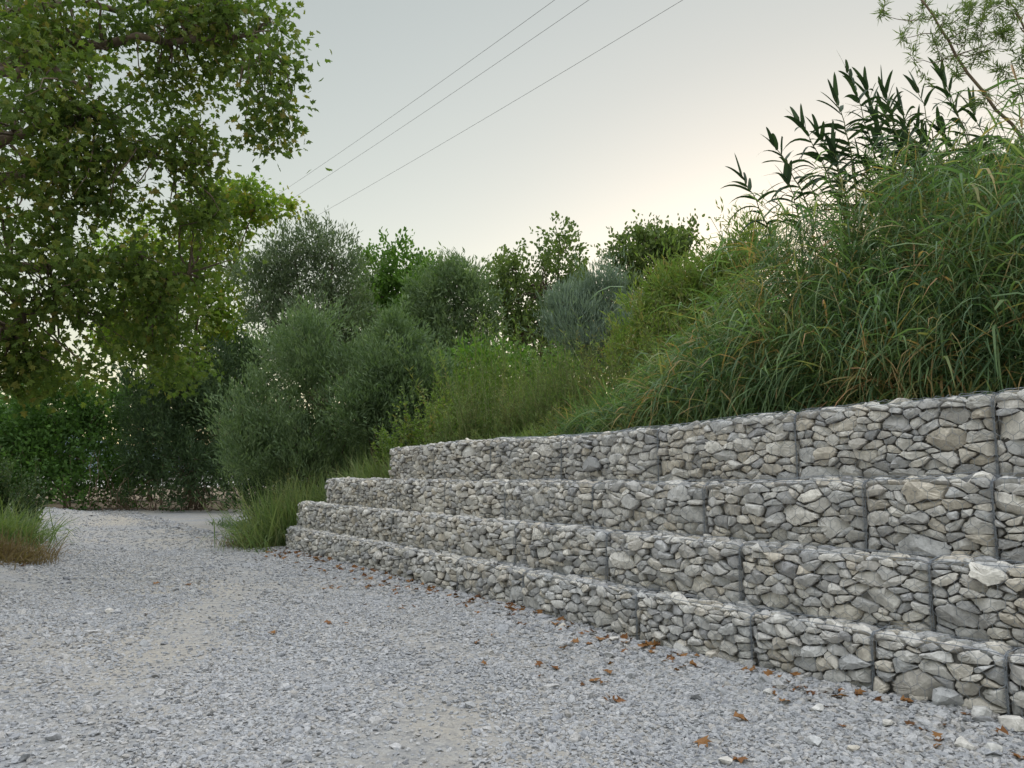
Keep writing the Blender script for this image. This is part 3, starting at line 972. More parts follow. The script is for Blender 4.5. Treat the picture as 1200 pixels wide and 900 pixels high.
tree(765, 27, [(770, 290, 27, 36, 28), (735, 300, 27, 26, 26), (800, 290, 27, 22, 26), (765, 330, 27, 46, 34), (740, 350, 27, 34, 40)], name='oak_tree',
     label='open-crowned tree with sky showing through, beside the reed mound', kind='oval', clumps=290, per=26, cr=.25, length=.15, width=.11, mat=L_AIRY, seed=35, spray=0.7, trunk_r=.18, fill=.6, twigs=120)


# ---- bushes behind the wall, standing on the bank
def bush(px, y, zbase, rows, **k):
    p = at(px, 560, y); p[2] = zbase
    return plant(k.pop('name', 'bush'), k.pop('label'), 'bush', p, px_blobs(rows), stems=k.pop('stems', 5), part='foliage', **k)


bush(360, 19.5, .2, [(355, 405, 19.5, 44, 48), (330, 470, 19.5, 50, 60), (390, 460, 19.5, 50, 60), (345, 540, 19.5, 64, 56), (400, 540, 19.5, 54, 50), (300, 510, 19.8, 36, 50), (430, 430, 19.5, 30, 40)], name='willow_bush',
     label='rounded grey-green willow bush rising behind the end of the wall', kind='narrow', clumps=1500, per=26, cr=.19, length=.15, width=.034, mat=L_WILLOW, seed=41, spray=0.55, up=.7, fill=.5, trunk_r=.09)
bush(465, 18, .8, [(450, 440, 18, 44, 40), (495, 450, 18, 46, 44), (430, 490, 18, 46, 44), (490, 500, 18, 50, 30), (470, 400, 18.5, 26, 26)], name='willow_bush',
     label='lower grey-green willow bush beside the rounded one', kind='narrow', clumps=1100, per=26, cr=.19, length=.15, width=.034, mat=L_WILLOW, seed=42, spray=0.55, up=.5, fill=.5, trunk_r=.08, tint_bias=-.08)
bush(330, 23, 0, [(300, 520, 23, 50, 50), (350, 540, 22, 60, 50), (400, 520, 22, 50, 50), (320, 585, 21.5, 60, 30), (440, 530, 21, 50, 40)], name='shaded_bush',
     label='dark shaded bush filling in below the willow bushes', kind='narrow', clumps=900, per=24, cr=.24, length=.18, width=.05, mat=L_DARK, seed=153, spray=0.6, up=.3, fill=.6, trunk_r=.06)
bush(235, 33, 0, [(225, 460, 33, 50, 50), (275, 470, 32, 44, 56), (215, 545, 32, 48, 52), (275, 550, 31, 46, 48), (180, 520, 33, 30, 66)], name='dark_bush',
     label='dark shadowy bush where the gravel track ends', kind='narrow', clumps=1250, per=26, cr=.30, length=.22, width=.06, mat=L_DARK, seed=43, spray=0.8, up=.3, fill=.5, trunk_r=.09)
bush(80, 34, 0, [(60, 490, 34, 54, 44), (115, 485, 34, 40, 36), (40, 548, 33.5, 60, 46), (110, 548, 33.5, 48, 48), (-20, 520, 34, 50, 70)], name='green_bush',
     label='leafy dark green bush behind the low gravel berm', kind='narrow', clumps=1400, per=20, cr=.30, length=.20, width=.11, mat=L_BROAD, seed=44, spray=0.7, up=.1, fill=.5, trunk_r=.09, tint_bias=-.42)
bush(700, 19, 1.6, [(685, 365, 19, 40, 28), (718, 358, 19, 36, 32), (664, 385, 19, 24, 24), (705, 395, 19, 56, 34)], name='bluish_bush',
     label='blue-grey needle-leaved bush behind the feathery weeds', kind='narrow', clumps=900, per=26, cr=.18, length=.19, width=.022, mat=L_BLUE, seed=45, spray=0.5, up=1.2, fill=.5, trunk_r=.06)
def weeds(name, label, px, y, z, wide, n, hmin, hmax, ll, lw, mat, seed, tb=0.0, lean=.12, sets=24, curve=1.0):
    """a stand of leafy upright stems"""
    rng = R(seed)
    o = at(px, 560, y); o[2] = z
    root = thing(name, o, label, 'weeds')
    lf, st = MB(), MB()
    nc = max(n // 9, 6)
    cl = rng.integers(0, nc, n)
    x = (rng.normal(0, wide[0], nc)[cl] + rng.normal(0, .07, n)); yy = (rng.normal(0, wide[1], nc)[cl] + rng.normal(0, .07, n))
    ch, cu = rng.uniform(.62, 1.2, nc)[cl], rng.normal(0, .16, nc)[cl]
    ok = clear_of_wall(o[0] + x, o[1] + yy)
    x, yy, ch, cu = x[ok], yy[ok], ch[ok], cu[ok]
    n = len(x)
    hh = ch * rng.uniform(hmin, hmax, n) * np.exp(-.25 * (x / wide[0]) ** 2 - .1 * (yy / wide[1]) ** 2) * (1 + .2 * sn(x * 3, yy * 3, seed))
    hh = np.minimum(hh, hmax * 1.02)
    hue = np.clip(.5 * rng.random(n) + .25 * sn(x * 2.2, yy * 2.2, seed + 1) + .2 + tb + cu, 0, 1)
    for q in range(n):
        a = o + np.array([x[q], yy[q], -.05])
        e = a + np.array([rng.normal(0, lean) + .15 * x[q], rng.normal(0, lean), 1.0]) * hh[q]
        p = bez(a, e, rng.normal(0, .05, 3) * hh[q], 6, rng, .012)
        tube(st, p[[0, 2, 3, 4, 5]], np.linspace(.007, .002, 5), 3)
        t = np.sort(rng.uniform(.12, 1, sets))
        pp = np.stack([np.interp(t, np.linspace(0, 1, 6), p[:, k]) for k in range(3)], -1)
        az = rng.uniform(0, 6.28, sets)
        d = np.stack([np.cos(az), np.sin(az), rng.uniform(.1, 1.3, sets) * curve], -1)
        L = ll * (1.25 - .7 * t) * rng.uniform(.6, 1.3, sets)
        lay(lf, 'oval' if lw > .3 else 'narrow', pp, d, norm(rdir(rng, sets) * .5 + np.array([0, 0, 1.0])), L, L * lw, np.clip(hue[q] + rng.normal(0, .12, sets), 0, 1))
    tag(obj('foliage', lf.mesh('foliage', o, False), mat, root), kind='stuff')
    tag(obj('stems', st.mesh('stems', o), CANE, root), kind='stuff')


weeds('tall_weeds', 'bright green stand of tall upright pointed shoots', 590, 16, 1.9, (.85, .5), 460, 1.5, 3.2, .20, .16, L_YELLOW, 46, -.12, sets=34, curve=1.8)
weeds('tall_weeds', 'sparser tall green shoots beside the blue-grey bush', 640, 15, 1.9, (.35, .3), 80, 1.6, 2.5, .20, .16, L_YELLOW, 146, -.2, sets=30, curve=1.9)
weeds('leafy_weeds', 'light green broad-leaved weeds above the end of the top course', 505, 14.8, 1.7, (.55, .4), 210, .8, 1.7, .10, .55, L_YELLOW, 47, -.05, sets=26)
weeds('feathery_weeds', 'feathery grey-green weeds in front of the upright shoots', 590, 12.6, 1.85, (.75, .4), 560, .7, 1.6, .11, .14, L_GRASS, 48, -.1, sets=34)
weeds('feathery_weeds', 'pale feathery weeds between the upright shoots and the reeds', 690, 11.8, 1.95, (.7, .45), 620, .8, 1.85, .12, .13, L_GRASS, 148, -.12, sets=34)
weeds('feathery_weeds', 'low feathery weeds with rusty stems at the edge of the top course', 650, 10.6, 1.95, (.7, .25), 260, .35, .8, .09, .14, L_GRASS, 149, .1, sets=26)
weeds('feathery_weeds', 'straggling weeds standing in the grass at the end of the wall', 345, 17.2, .1, (.55, .45), 130, .8, 1.9, .12, .2, L_GRASS, 154, .05, sets=26, lean=.25)
weeds('leafy_weeds', 'dark leafy weeds overgrowing the left verge', -14, 15.5, .35, (.5, .8), 420, .9, 1.9, .12, .5, L_DARK, 150, .1, sets=30)
bush(590, 21, 1.5, [(540, 440, 21, 60, 40), (610, 445, 21, 60, 40), (670, 440, 21, 50, 40), (600, 490, 20, 120, 40), (500, 490, 20, 60, 40)], name='mixed_bush',
     label='mid green bush filling the gap behind the tall shoots', kind='narrow', clumps=900, per=20, cr=.25, length=.16, width=.08, mat=L_BROAD, seed=151, up=.4, fill=.6, trunk_r=.05)
bush(815, 12.2, 2.0, [(805, 345, 12.2, 46, 36), (850, 318, 12, 36, 30), (780, 385, 12.2, 40, 36), (840, 370, 12, 50, 40), (745, 420, 12.2, 36, 30), (885, 300, 11.8, 30, 34)], name='yellow_green_bush',
     label='dense yellow-green bush leaning on the reeds', kind='narrow', clumps=900, per=24, cr=.16, length=.13, width=.026, mat=L_YELLOW, seed=155, spray=.42, up=.4, fill=.6, trunk_r=.04, tint_bias=.02)
weeds('tall_weeds', 'yellow-green stand with rusty seed heads leaning on the reeds', 825, 11.6, 2.1, (.62, .5), 380, 1.6, 3.0, .16, .15, L_YELLOW, 49, .05, sets=36, lean=.18)
weeds('tall_weeds', 'lower yellow-green weeds below the rusty seed heads', 775, 11.0, 2.0, (.6, .4), 460, 1.1, 2.3, .14, .15, L_YELLOW, 152, -.05, sets=32, lean=.18)
bush(1150, 10.5, 2.1, [(1120, 215, 10.5, 50, 36), (1180, 210, 10.5, 46, 34), (1220, 240, 10.5, 50, 50), (1060, 240, 10.5, 40, 36), (1150, 290, 10.5, 90, 60)], name='bramble_bush',
     label='dark bramble bush grown through the top of the reeds', kind='oval', clumps=560, per=18, cr=.16, length=.10, width=.06, mat=L_DARK, seed=50, up=.2, fill=.6, trunk_r=.04, tint_bias=.2)
# far hedge closing the view
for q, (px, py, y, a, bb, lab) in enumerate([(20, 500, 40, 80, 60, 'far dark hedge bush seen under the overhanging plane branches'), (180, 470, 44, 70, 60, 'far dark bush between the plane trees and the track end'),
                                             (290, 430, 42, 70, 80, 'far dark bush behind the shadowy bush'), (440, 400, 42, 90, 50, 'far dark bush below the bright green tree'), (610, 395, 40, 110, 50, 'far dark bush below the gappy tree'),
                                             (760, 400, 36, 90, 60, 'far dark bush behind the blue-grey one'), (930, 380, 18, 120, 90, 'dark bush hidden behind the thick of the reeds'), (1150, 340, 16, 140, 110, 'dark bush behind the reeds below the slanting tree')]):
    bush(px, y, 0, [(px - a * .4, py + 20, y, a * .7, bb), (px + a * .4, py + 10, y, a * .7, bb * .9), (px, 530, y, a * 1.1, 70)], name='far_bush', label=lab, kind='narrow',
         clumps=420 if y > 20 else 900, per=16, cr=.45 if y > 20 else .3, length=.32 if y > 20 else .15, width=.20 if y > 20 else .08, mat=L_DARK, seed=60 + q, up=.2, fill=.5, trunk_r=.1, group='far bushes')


# ---- brown tangle of dead stems at the end of the track
def tangle():
    rng = R(71)
    o = gpt(165, 32.5)
    root = thing('dead_brushwood', o, 'brown tangle of dead stems at the end of the track', 'brushwood')
    for q in range(70):
        a = o + np.array([rng.uniform(-2.2, 4.2), rng.uniform(-.6, .8), -.05])
        e = a + np.array([rng.normal(0, .9), rng.normal(-.3, .5), rng.uniform(.5, 2.6)])
        mb = MB(); tube(mb, bez(a, e, rng.normal(0, .3, 3), 7, rng, .05), np.linspace(.022, .008, 7), 4)
        obj('stem', mb.mesh('stem', o), TWIG, root)


tangle()


# ---- reeds
def reed_top(s, d):
    """height of the thicket above the bank"""
    h = np.interp(s, [3.2, 6, 7.4, 8.4, 9.2, 10, 11, 12, 18], [.25, .45, .55, .8, 1.35, 2.1, 2.5, 2.6, 2.7])
    h = h * (1 + .22 * sn(s * 1.9, d * 1.6, 3.3))
    return h * np.clip((d - 1.05) / 1.7, .12, 1) ** .6


def thicket():
    rng = R(81)
    o = np.array([*[float(q) for q in wall(12.5, 2.0)], 1.95])
    mb, st = MB(), MB()
    n = 2300
    s = rng.uniform(7.6, 18.5, n); d = 1.4 + 4.2 * rng.power(1.1, n)
    keep = rng.random(n) < np.interp(s, [7.5, 9.5, 18], [.3, 1, 1])
    s, d = s[keep], d[keep]
    for q in range(len(s)):
        x, y = wall(s[q], d[q])
        z = float(bank_z(s[q], d[q])) - .05
        h = float(reed_top(s[q], d[q])) * rng.uniform(.45, 1.02)
        lean = np.array([rng.normal(-.28, .25), rng.normal(-.18, .25), 0]) * h * (1.3 if d[q] < 2 else .8)
        a = np.array([float(x), float(y), z])
        e = a + lean + np.array([0, 0, h])
        p = bez(a, e, -lean * .25 + np.array([0, 0, h * .10]), 5, rng, .02)
        tube(st, p, np.linspace(.008, .003, 5), 3)
        m = int(6 + 4.5 * h)
        t = rng.uniform(.15, 1, m)
        pp = np.stack([np.interp(t, np.linspace(0, 1, 5), p[:, k]) for k in range(3)], -1)
        az = rng.uniform(0, 6.28, m)
        ld = np.stack([np.cos(az) * .75 - .25, np.sin(az) * .75 - .2, rng.uniform(.0, .9, m)], -1)
        blades(mb, pp, ld, rng.uniform(.35, .75, m), rng.uniform(.012, .030, m), rng.uniform(.3, 1.0, m), np.clip(.08 + rng.beta(2, 3.2, m) * .85 + (rng.random(m) < .05) * .5, 0, 1), 4, rng, .12)
    # long blades spilling over the front of the mound
    n = 24000
    s = rng.uniform(7.4, 17, n); d = 1.22 + 2.0 * rng.random(n) ** 1.2
    x, y = wall(s, d)
    zb = bank_z(s, d)
    hh = reed_top(s, d)
    z = zb + hh * rng.random(n) ** .8
    az = rng.normal(.15, 1.15, n)
    nx, ny = wall_n(s)
    dx = -nx * np.cos(az) + ny * np.sin(az) * 1.0 - .25
    dy = -ny * np.cos(az) - nx * np.sin(az) * 1.0
    patch = sn(s * 1.4, z * 1.6, 8)
    dry = np.exp(-((s - 12.6) / .8) ** 2 - ((z - zb) / .45) ** 2) + .7 * np.exp(-((s - 10.2) / .5) ** 2 - ((z - zb - 1.7) / .3) ** 2)
    tint = np.clip(.38 + .2 * patch + rng.normal(0, .19, n) + (rng.random(n) < .09 + .5 * dry) * .5, 0, 1)
    blades(mb, np.stack([x, y, z], -1), np.stack([dx, dy, np.where(rng.random(n) < .45, rng.uniform(.5, 2.6, n), rng.uniform(-.6, .6, n))], -1), np.minimum(rng.uniform(.3, .85, n), .3 + .9 * (d - 1.15) + .25 * np.clip(z - zb, 0, 1) + .3 * (rng.random(n) < .06)), rng.uniform(.007, .022, n), rng.uniform(.05, 1.1, n), tint, 3, rng, .15)
    n = 9000
    s = rng.uniform(7.2, 16, n); d = 1.2 + .9 * rng.random(n) ** 1.4
    x, y = wall(s, d)
    az = rng.uniform(0, 6.28, n)
    z = bank_z(s, d) + (d - 1.15) * .9 * rng.random(n) * np.interp(s, [7, 10], [.4, 1])
    blades(mb, np.stack([x, y, z], -1), np.stack([np.cos(az) * .8, np.sin(az) * .8 - .2, rng.uniform(.1, 1.5, n)], -1), rng.uniform(.14, .5, n), rng.uniform(.007, .024, n), rng.uniform(.1, .8, n),
           np.clip(.42 + .22 * sn(s * 2, d * 3, 5) + rng.normal(0, .2, n), 0, 1), 4, rng, .15)
    root = thing('reed_thicket', o, 'dense mound of long green reeds spilling over the top course', 'reeds')
    tag(obj('blades', mb.mesh('blades', o, False), L_REED, root), kind='stuff')
    tag(obj('stems', st.mesh('stems', o), CANE, root), kind='stuff')


thicket()


# tall canes that stand out above the thicket, each with its own leaves
def cane(tip, base, y, seed, nleaf, label):
    rng = R(seed)
    a, e = at(base[0], base[1], y + .2), at(tip[0], tip[1], y)
    foot = a + (a - e) * .9
    sx = max(foot[2] - 2.3, 0)
    foot = np.array([a[0] + (a[0] - e[0]) * .6, a[1] + .3, 2.25])
    root = thing('giant_cane', foot, label, 'cane', 'tall canes above the thicket')
    p = np.concatenate([bez(foot, a, (0, 0, .05), 5)[:-1], bez(a, e, (.03, 0, .06), 10, rng, .008)])
    mb = MB(); tube(mb, p, np.linspace(.013, .003, len(p)), 5)
    obj('stem', mb.mesh('stem', foot), CANE, root)
    T = np.linspace(0, 1, len(p))
    ax = norm(e - a)
    for q in range(nleaf):
        t = .42 + .56 * (q + rng.random() * .6) / nleaf
        pp = np.array([[np.interp(t, T, p[:, k]) for k in range(3)]])
        sd = 1 if q % 2 else -1
        side = np.array([sd * rng.uniform(.5, 1.0), rng.normal(0, .45), rng.uniform(-.05, .35)])
        up_ = np.clip((t - .75) * 4, 0, 1)
        d = side * (1 - .75 * up_) + ax * (.45 + 1.2 * up_)
        lb = MB()
        blades(lb, pp, d[None], rng.uniform(.34, .6) * (1 - .35 * up_), rng.uniform(.042, .066), rng.uniform(.25, .75) * (1 - .7 * up_), np.array([rng.uniform(.05, .5)]), 6, rng, .05)
        obj('leaf', lb.mesh('leaf', foot, False), L_CANE, root)


CANES = [((866, 205), (905, 285), 8.8, 16), ((903, 165), (950, 255), 8.6, 20), ((932, 138), (985, 245), 8.6, 22), ((955, 150), (1000, 250), 9.0, 18), ((990, 78), (1038, 235), 8.4, 28), ((1012, 92), (1050, 235), 8.7, 26),
         ((1032, 98), (1068, 240), 8.5, 26), ((1052, 118), (1085, 240), 8.9, 22), ((1072, 98), (1108, 235), 8.4, 18), ((1100, 82), (1150, 225), 8.2, 20), ((1135, 120), (1178, 240), 8.6, 16),
         ((1030, 150), (1010, 250), 8.3, 22), ((1060, 160), (1040, 260), 8.3, 20), ((920, 205), (940, 290), 8.4, 18), ((975, 170), (990, 270), 8.3, 20)]
_r = R(140)
for q in range(11):
    tx_, ty_ = _r.uniform(955, 1140), _r.uniform(105, 185)
    CANES.append(((tx_, ty_), (tx_ + _r.uniform(20, 55), ty_ + _r.uniform(100, 130)), _r.uniform(8.2, 9.2), 20))
for q, (t, b_, y, n) in enumerate(CANES):
    cane(t, b_, y, 100 + q, n, 'giant cane leaning out from the reed mound towards the yellow-green bush' if t[0] < 960 else
         ('giant cane crossing below the slanting sapling' if t[0] > 1065 else 'tall dark giant cane in the cluster topping the reed mound'))


# slanting sapling with sparse tufts, top right
def sapling():
    rng = R(130)
    foot = np.array([6.3, 7.0, 2.4])
    root = thing('slanting_sapling', foot, 'thin slanting tree with sparse feathery tufts leaning over the canes', 'tree')
    lf = MB()
    def stem(pts, r0, r1):
        mb = MB()
        P = [np.asarray(p, float) for p in pts]
        q = []
        for a, b in zip(P[:-1], P[1:]): q.append(bez(a, b, rng.normal(0, .02, 3), 6, rng, .01)[:-1])
        q.append(P[-1][None]); q = np.concatenate(q)
        tube(mb, q, np.linspace(r0, r1, len(q)), 6)
        obj('stem', mb.mesh('stem', foot), TWIG, root)
        return q
    m = stem([foot, at(1260, 240, 7.2), at(1200, 165, 7.2), at(1120, 65, 7.2), at(1072, -10, 7.2), at(1030, -80, 7.2)], .024, .006)
    m2 = stem([foot + np.array([.3, .1, 0]), at(1290, 150, 7.4), at(1215, 55, 7.4), at(1165, -20, 7.4)], .022, .007)
    tw = MB()
    tufts = [(1105, 20, 3), (1080, 12, 2), (1060, 45, 2), (1035, 18, 2), (1100, 62, 4), (1130, 50, 5), (1150, 25, 5), (1175, 40, 5), (1190, 15, 4), (1150, 60, 4), (1180, 85, 3), (1120, 90, 2), (1160, 110, 2), (1195, 65, 4), (1070, 70, 2),
             (1195, 110, 3), (1140, 10, 4), (1165, 8, 4), (1210, 40, 5)]
    A = np.concatenate([m, m2])
    for (px, py, k) in tufts:
        c = at(px, py, 7.2 + rng.normal(0, .15))
        a = A[np.argmin(np.linalg.norm(A - c, axis=1) + np.where(A[:, 2] > c[2] + .1, .3, 0))]
        tube(tw, bez(a, c, rng.normal(0, .04, 3), 6, rng, .01), np.linspace(.007, .003, 6), 4)
        for _ in range(k):
            e = c + rng.normal(0, .13, 3)
            tube(tw, bez(c, e, rng.normal(0, .02, 3), 4), np.linspace(.003, .0015, 4), 3)
            n = 40
            t = rng.random(n)[:, None]
            lay(lf, 'narrow', c + (e - c) * t + rng.normal(0, .015, (n, 3)), norm(norm(e - c) * .5 + rdir(rng, n)), rdir(rng, n), rng.uniform(.06, .12, n), .012, np.clip(rng.normal(.5, .25, n), 0, 1))
    tag(obj('twigs', tw.mesh('twigs', foot), TWIG, root), kind='stuff')
    tag(obj('foliage', lf.mesh('foliage', foot, False), L_AIRY, root), kind='stuff')


sapling()


# ---- grass tufts
def tuft(name, label, o, n, spread, L, W, mat, seed, droop=(.2, .8), up=1.3, tb=0.0, group=None, cat='grass'):
    rng = R(seed)
    o = np.asarray(o, float)
    root = tag(obj(name, _tuft(o, n, spread, L, W, rng, droop, up, tb), mat, None, o), label, cat, group)
    return root


def _tuft(o, n, spread, L, W, rng, droop, up, tb):
    mb = MB()
    p = np.stack([rng.normal(0, spread[0], n), rng.normal(0, spread[1], n), np.zeros(n) - .02], -1)
    p = p[clear_of_wall(o[0] + p[:, 0], o[1] + p[:, 1])]
    n = len(p)
    d = np.stack([rng.normal(0, .55, n) + p[:, 0] * .5, rng.normal(0, .55, n) + p[:, 1] * .5, np.full(n, up)], -1)
    blades(mb, p, d, rng.uniform(L[0], L[1], n), rng.uniform(W[0], W[1], n), rng.uniform(droop[0], droop[1], n), np.clip(rng.beta(2, 3, n) + tb, 0, 1), 3, rng, .1)
    return mb.mesh('grass', (0, 0, 0), False)


def gr(px, y, z):
    p = at(px, 560, y); p[2] = z; return p


def on_bank(s_, d_, z=None):
    x, y = wall(s_, d_)
    return np.array([float(x), float(y), float(bank_z(s_, d_)) if z is None else z])


tuft('grass_tuft', 'large pale green grass clump hiding the end of the bottom courses', on_bank(-.7, .45, 0), 4600, (.42, .5), (.6, 2.3), (.010, .024), L_GRASS, 201, up=2.0, droop=(.1, .9))
tuft('grass_tuft', 'grass clump behind the end of the second course', on_bank(.3, 1.35, .6), 3400, (.5, .4), (.6, 1.7), (.010, .020), L_GRASS, 202, up=2.2, tb=.03, droop=(.1, .5))
tuft('grass_tuft', 'grass clump behind the end of the third course', on_bank(1.9, 1.35, 1.05), 3400, (.55, .4), (.5, 1.5), (.009, .018), L_GRASS, 203, up=2.0, tb=.05, droop=(.1, .5))
tuft('grass_tuft', 'grass clump tight against the end of the top course', on_bank(3.0, 1.3, 1.3), 2600, (.4, .35), (.4, 1.1), (.008, .017), L_GRASS, 209, up=1.9, tb=.08, droop=(.1, .5))
tuft('dry_tuft', 'rusty dry weed at the foot of the large grass clump', gr(306, 16.6, .0), 900, (.3, .22), (.3, .7), (.008, .016), L_DRY, 204, up=1.4)
tuft('grass_tuft', 'green weeds on the left verge behind the dry orange weed', gr(-2, 13.8, .2), 2400, (.3, .4), (.6, 1.7), (.010, .022), L_GRASS, 205, up=1.6)
tuft('dry_tuft', 'dry orange weed on the left verge of the track', gr(-2, 12.4, .1), 2200, (.3, .4), (.3, 1.0), (.008, .02), L_DRY, 206, up=1.5)
tuft('small_weed', 'small grey weed in front of the low gravel berm', gr(62, 24, 0), 420, (.35, .2), (.3, .8), (.012, .022), L_DARK, 207, up=1.2)
tuft('small_weed', 'small dark green weed flat on the gravel near the wall end', gr(312, 15.4, .0), 240, (.14, .1), (.1, .22), (.012, .025), L_DARK, 208, up=.5, tb=.2)


def wall_top_grass():
    rng = R(210)
    mb = MB()
    n = 9000
    s = 3.2 + 7.5 * rng.random(n); d = 1.05 + 1.6 * rng.random(n) ** 1.3
    x, y = wall(s, d)
    z = bank_z(s, d) - .02
    dd = np.stack([rng.normal(-.15, .5, n), rng.normal(-.15, .5, n), np.full(n, 1.3)], -1)
    hh = np.interp(s, [3, 6, 9, 11], [.45, .5, .75, .9])
    patch = sn(s * 1.1, d * 1.5, 12)
    blades(mb, np.stack([x, y, z], -1), dd, hh * rng.uniform(.35, 1.15, n), rng.uniform(.006, .016, n), rng.uniform(.2, .9, n), np.clip(.33 + .2 * patch + rng.normal(0, .18, n), 0, 1), 3, rng, .1)
    tag(obj('bank_grass', mb.mesh('bank_grass', (0, 0, 0), False), L_GRASS), 'mixed green and straw grass on the bank above the top course', 'grass', kind='stuff')
    mb = MB()
    n = 5200
    s = rng.uniform(-9, 4, n); d = .5 + 3.5 * rng.random(n)
    x, y = wall(s, d)
    ok = y < 30
    z = np.maximum(bank_z(s, d), ground_z(x, y)) - .02
    dd = np.stack([rng.normal(-.1, .5, n), rng.normal(-.1, .5, n), np.full(n, 1.3)], -1)
    blades(mb, np.stack([x, y, z], -1)[ok], dd[ok], rng.uniform(.25, .8, ok.sum()), rng.uniform(.010, .022, ok.sum()), rng.uniform(.2, .9, ok.sum()), np.clip(rng.normal(.2, .15, ok.sum()), 0, 1), 4, rng, .1)
    tag(obj('undergrowth', mb.mesh('undergrowth', (0, 0, 0), False), L_REED), 'shaded undergrowth below the bushes past the wall end', 'undergrowth', kind='stuff')


wall_top_grass()

# ------------------------------------------------------------------ overhead cables
for (a, b_, lab) in [((650, 0), (345, 215), 'thin overhead cable, the upper of the close pair'), ((690, 0), (355, 225), 'thin overhead cable, the lower of the close pair'), ((800, 0), (380, 248), 'thin overhead cable running apart from the close pair')]:
    A, B_ = at(*a, 24.0), at(*b_, 46.0)
    mb = MB()
    t = np.linspace(-1.2, 2.6, 40)[:, None]
    p = A + (B_ - A) * t
    p[:, 2] += (.35 * (t[:, 0] - .5) ** 2 - .0875)
    tube(mb, p, .0075, 5)
    tag(obj('overhead_cable', mb.mesh('overhead_cable', A), CABLE, None, A), lab, 'cable', 'overhead cables')


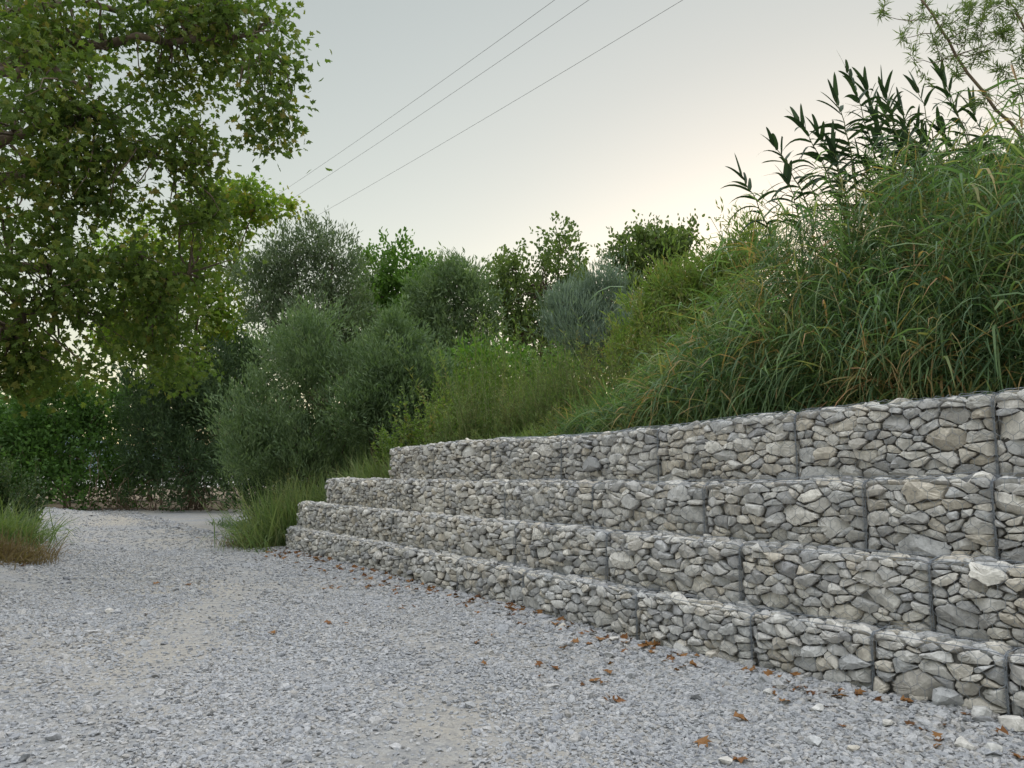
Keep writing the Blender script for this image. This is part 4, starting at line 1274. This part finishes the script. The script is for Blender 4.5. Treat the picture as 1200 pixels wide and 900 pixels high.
# ------------------------------------------------------------------ fallen leaves and loose blocks
def litter():
    rng = R(301)
    v, f = LEAF['plane']
    meshes = []
    for q in range(9):
        w = v * np.array([1, 1, 1.0])
        w[:, 2] += .55 * w[:, 1] ** 2 * rng.uniform(-.2, 1.2) + .35 * (w[:, 0] - .5) ** 2 * rng.uniform(-.5, 1.4) + rng.normal(0, .04, len(w))
        w[:, 2] -= w[:, 2].min()
        w[:, 0] -= .5
        me = mesh_np('fallen_leaf', w, f, rng.random(), False); me.materials.append(L_FALLEN); meshes.append(me)
    spots = [(312, 655, 14, 3, 6), (345, 645, 18, 5, 9), (375, 662, 20, 8, 12), (400, 690, 12, 4, 5), (446, 683, 10, 6, 7), (480, 672, 20, 6, 8), (470, 705, 14, 8, 4), (520, 690, 20, 5, 6), (560, 702, 16, 5, 6), (600, 722, 12, 4, 7), (620, 716, 10, 5, 5),
             (670, 737, 14, 4, 6), (705, 756, 14, 6, 6), (640, 782, 16, 8, 4), (690, 800, 20, 10, 4), (760, 766, 12, 5, 6), (785, 758, 12, 4, 5), (800, 775, 14, 6, 5), (820, 785, 8, 3, 3), (720, 818, 14, 5, 4), (862, 847, 7, 3, 2), (931, 817, 7, 3, 3), (832, 872, 7, 4, 2),
             (873, 893, 8, 3, 2), (1100, 868, 5, 12, 4), (1078, 862, 4, 3, 1), (1195, 893, 8, 4, 2), (312, 748, 10, 4, 2), (560, 760, 30, 20, 4), (150, 690, 60, 20, 5), (60, 652, 20, 6, 7), (30, 668, 18, 5, 9), (985, 850, 20, 8, 2), (420, 740, 60, 30, 4),
             (250, 640, 60, 10, 5), (900, 800, 20, 6, 3)]
    c, s_ = math.cos(PITCH), math.sin(PITCH)
    for (px, py, ax, ay, n) in spots:
        for _ in range(max(1, int(n * .8))):
            qx, qy = px + rng.normal(0, ax * .7), py + rng.normal(0, ay * .7)
            a, b = (qx - 600) / 890, (450 - qy) / 890
            r = np.array([a, c - b * s_, s_ + b * c])
            if r[2] > -.02: continue
            p = r * (-EYE / r[2])
            i = np.argmin((_X - p[0]) ** 2 + (_Y - p[1]) ** 2)
            side = (p[0] - _X[i]) * (-_ty[i]) + (p[1] - _Y[i]) * _tx[i]
            if side > -.06: p[0] -= (side + .08) * (-_ty[i]); p[1] -= (side + .08) * _tx[i]
            z = float(ground_z(p[0], p[1]))
            o = obj('fallen_leaf', meshes[rng.integers(9)], None, None, (p[0], p[1], z + .012))
            k = rng.uniform(.045, .10)
            o.scale = (k, k, k)
            o.rotation_euler = (rng.normal(0, .25), rng.normal(0, .25), rng.uniform(0, 6.28))
            tag(o, 'dry brown plane leaf fallen on the grey gravel', 'leaf', 'fallen leaves on the gravel')
    for _ in range(150):           # drifted against the foot of the wall
        q = float(rng.choice([.6, 1.5, 2.4, 3.6, 4.6, 5.6, 6.6, 7.6, 8.4, 9.3, 10.2, 11.2, 12.2, 13])) + rng.normal(0, .35)
        out = .05 + abs(rng.normal(0, .3))
        x, y = wall(q, -out)
        o = obj('fallen_leaf', meshes[rng.integers(9)], None, None, (float(x), float(y), float(ground_z(x, y)) + .014))
        k = rng.uniform(.05, .085) * (1 + .5 * max(0, (9 - q) / 9))
        o.scale = (k, k, k)
        o.rotation_euler = (rng.normal(0, .35), rng.normal(0, .35), rng.uniform(0, 6.28))
        tag(o, 'dry brown plane leaf fallen at the foot of the baskets', 'leaf', 'fallen leaves along the wall')


litter()


def block(px, py, sz, seed, label, squash=.75):
    rng = R(seed)
    c, s_ = math.cos(PITCH), math.sin(PITCH)
    a, b = (px - 600) / 890, (450 - py) / 890
    r = np.array([a, c - b * s_, s_ + b * c]); p = r * (-EYE / r[2])
    import bmesh
    bm = bmesh.new()
    bmesh.ops.create_icosphere(bm, subdivisions=2, radius=1)
    V = np.array([v.co[:] for v in bm.verts])
    F = np.array([[v.index for v in f.verts] for f in bm.faces])
    bm.free()
    for _ in range(11):            # knock flat faces off the lump
        d = rdir(rng, 1)[0]; h = rng.uniform(.45, .8)
        ex = np.maximum(V @ d - h, 0)
        V = V - ex[:, None] * d
    V = V * np.array([rng.uniform(.85, 1.25), rng.uniform(.75, 1.0), squash]) + rng.normal(0, .012, V.shape)
    V = V * sz
    z = float(ground_z(p[0], p[1]))
    me = mesh_np('loose_stone', V, F, rng.choice([.05, .17, .33, .5, .8, .95]), False)
    o = obj('loose_stone', me, STONE, None, (p[0], p[1], z + sz * squash * .45))
    o.rotation_euler = (rng.normal(0, .15), rng.normal(0, .15), rng.uniform(0, 6.28))
    tag(o, label, 'stone', 'loose stones at the foot of the wall')


block(1113, 842, .115, 401, 'pale squarish loose stone standing at the foot of the wall', .9)
block(1075, 832, .085, 402, 'grey loose stone just beside the pale squarish stone')
block(803, 769, .11, 403, 'pale flat loose stone among brown leaves by the bottom course', .6)
for q, (px, py, sz) in enumerate([(770, 752, .09), (835, 775, .08), (880, 785, .07), (985, 800, .07), (1020, 808, .08), (1150, 850, .09), (1185, 862, .10), (960, 832, .06), (1040, 850, .05), (955, 872, .06), (1000, 880, .05), (590, 722, .05), (660, 735, .06),
                                   (1130, 875, .06), (900, 812, .05), (1165, 885, .07), (850, 890, .05), (128, 716, .06), (165, 672, .06), (720, 752, .06)]):
    block(px, py + 4, sz, 410 + q, 'small grey loose stone lying on the gravel' if px < 700 or py > 828 else 'grey loose stone fallen against the bottom course of baskets', .65)
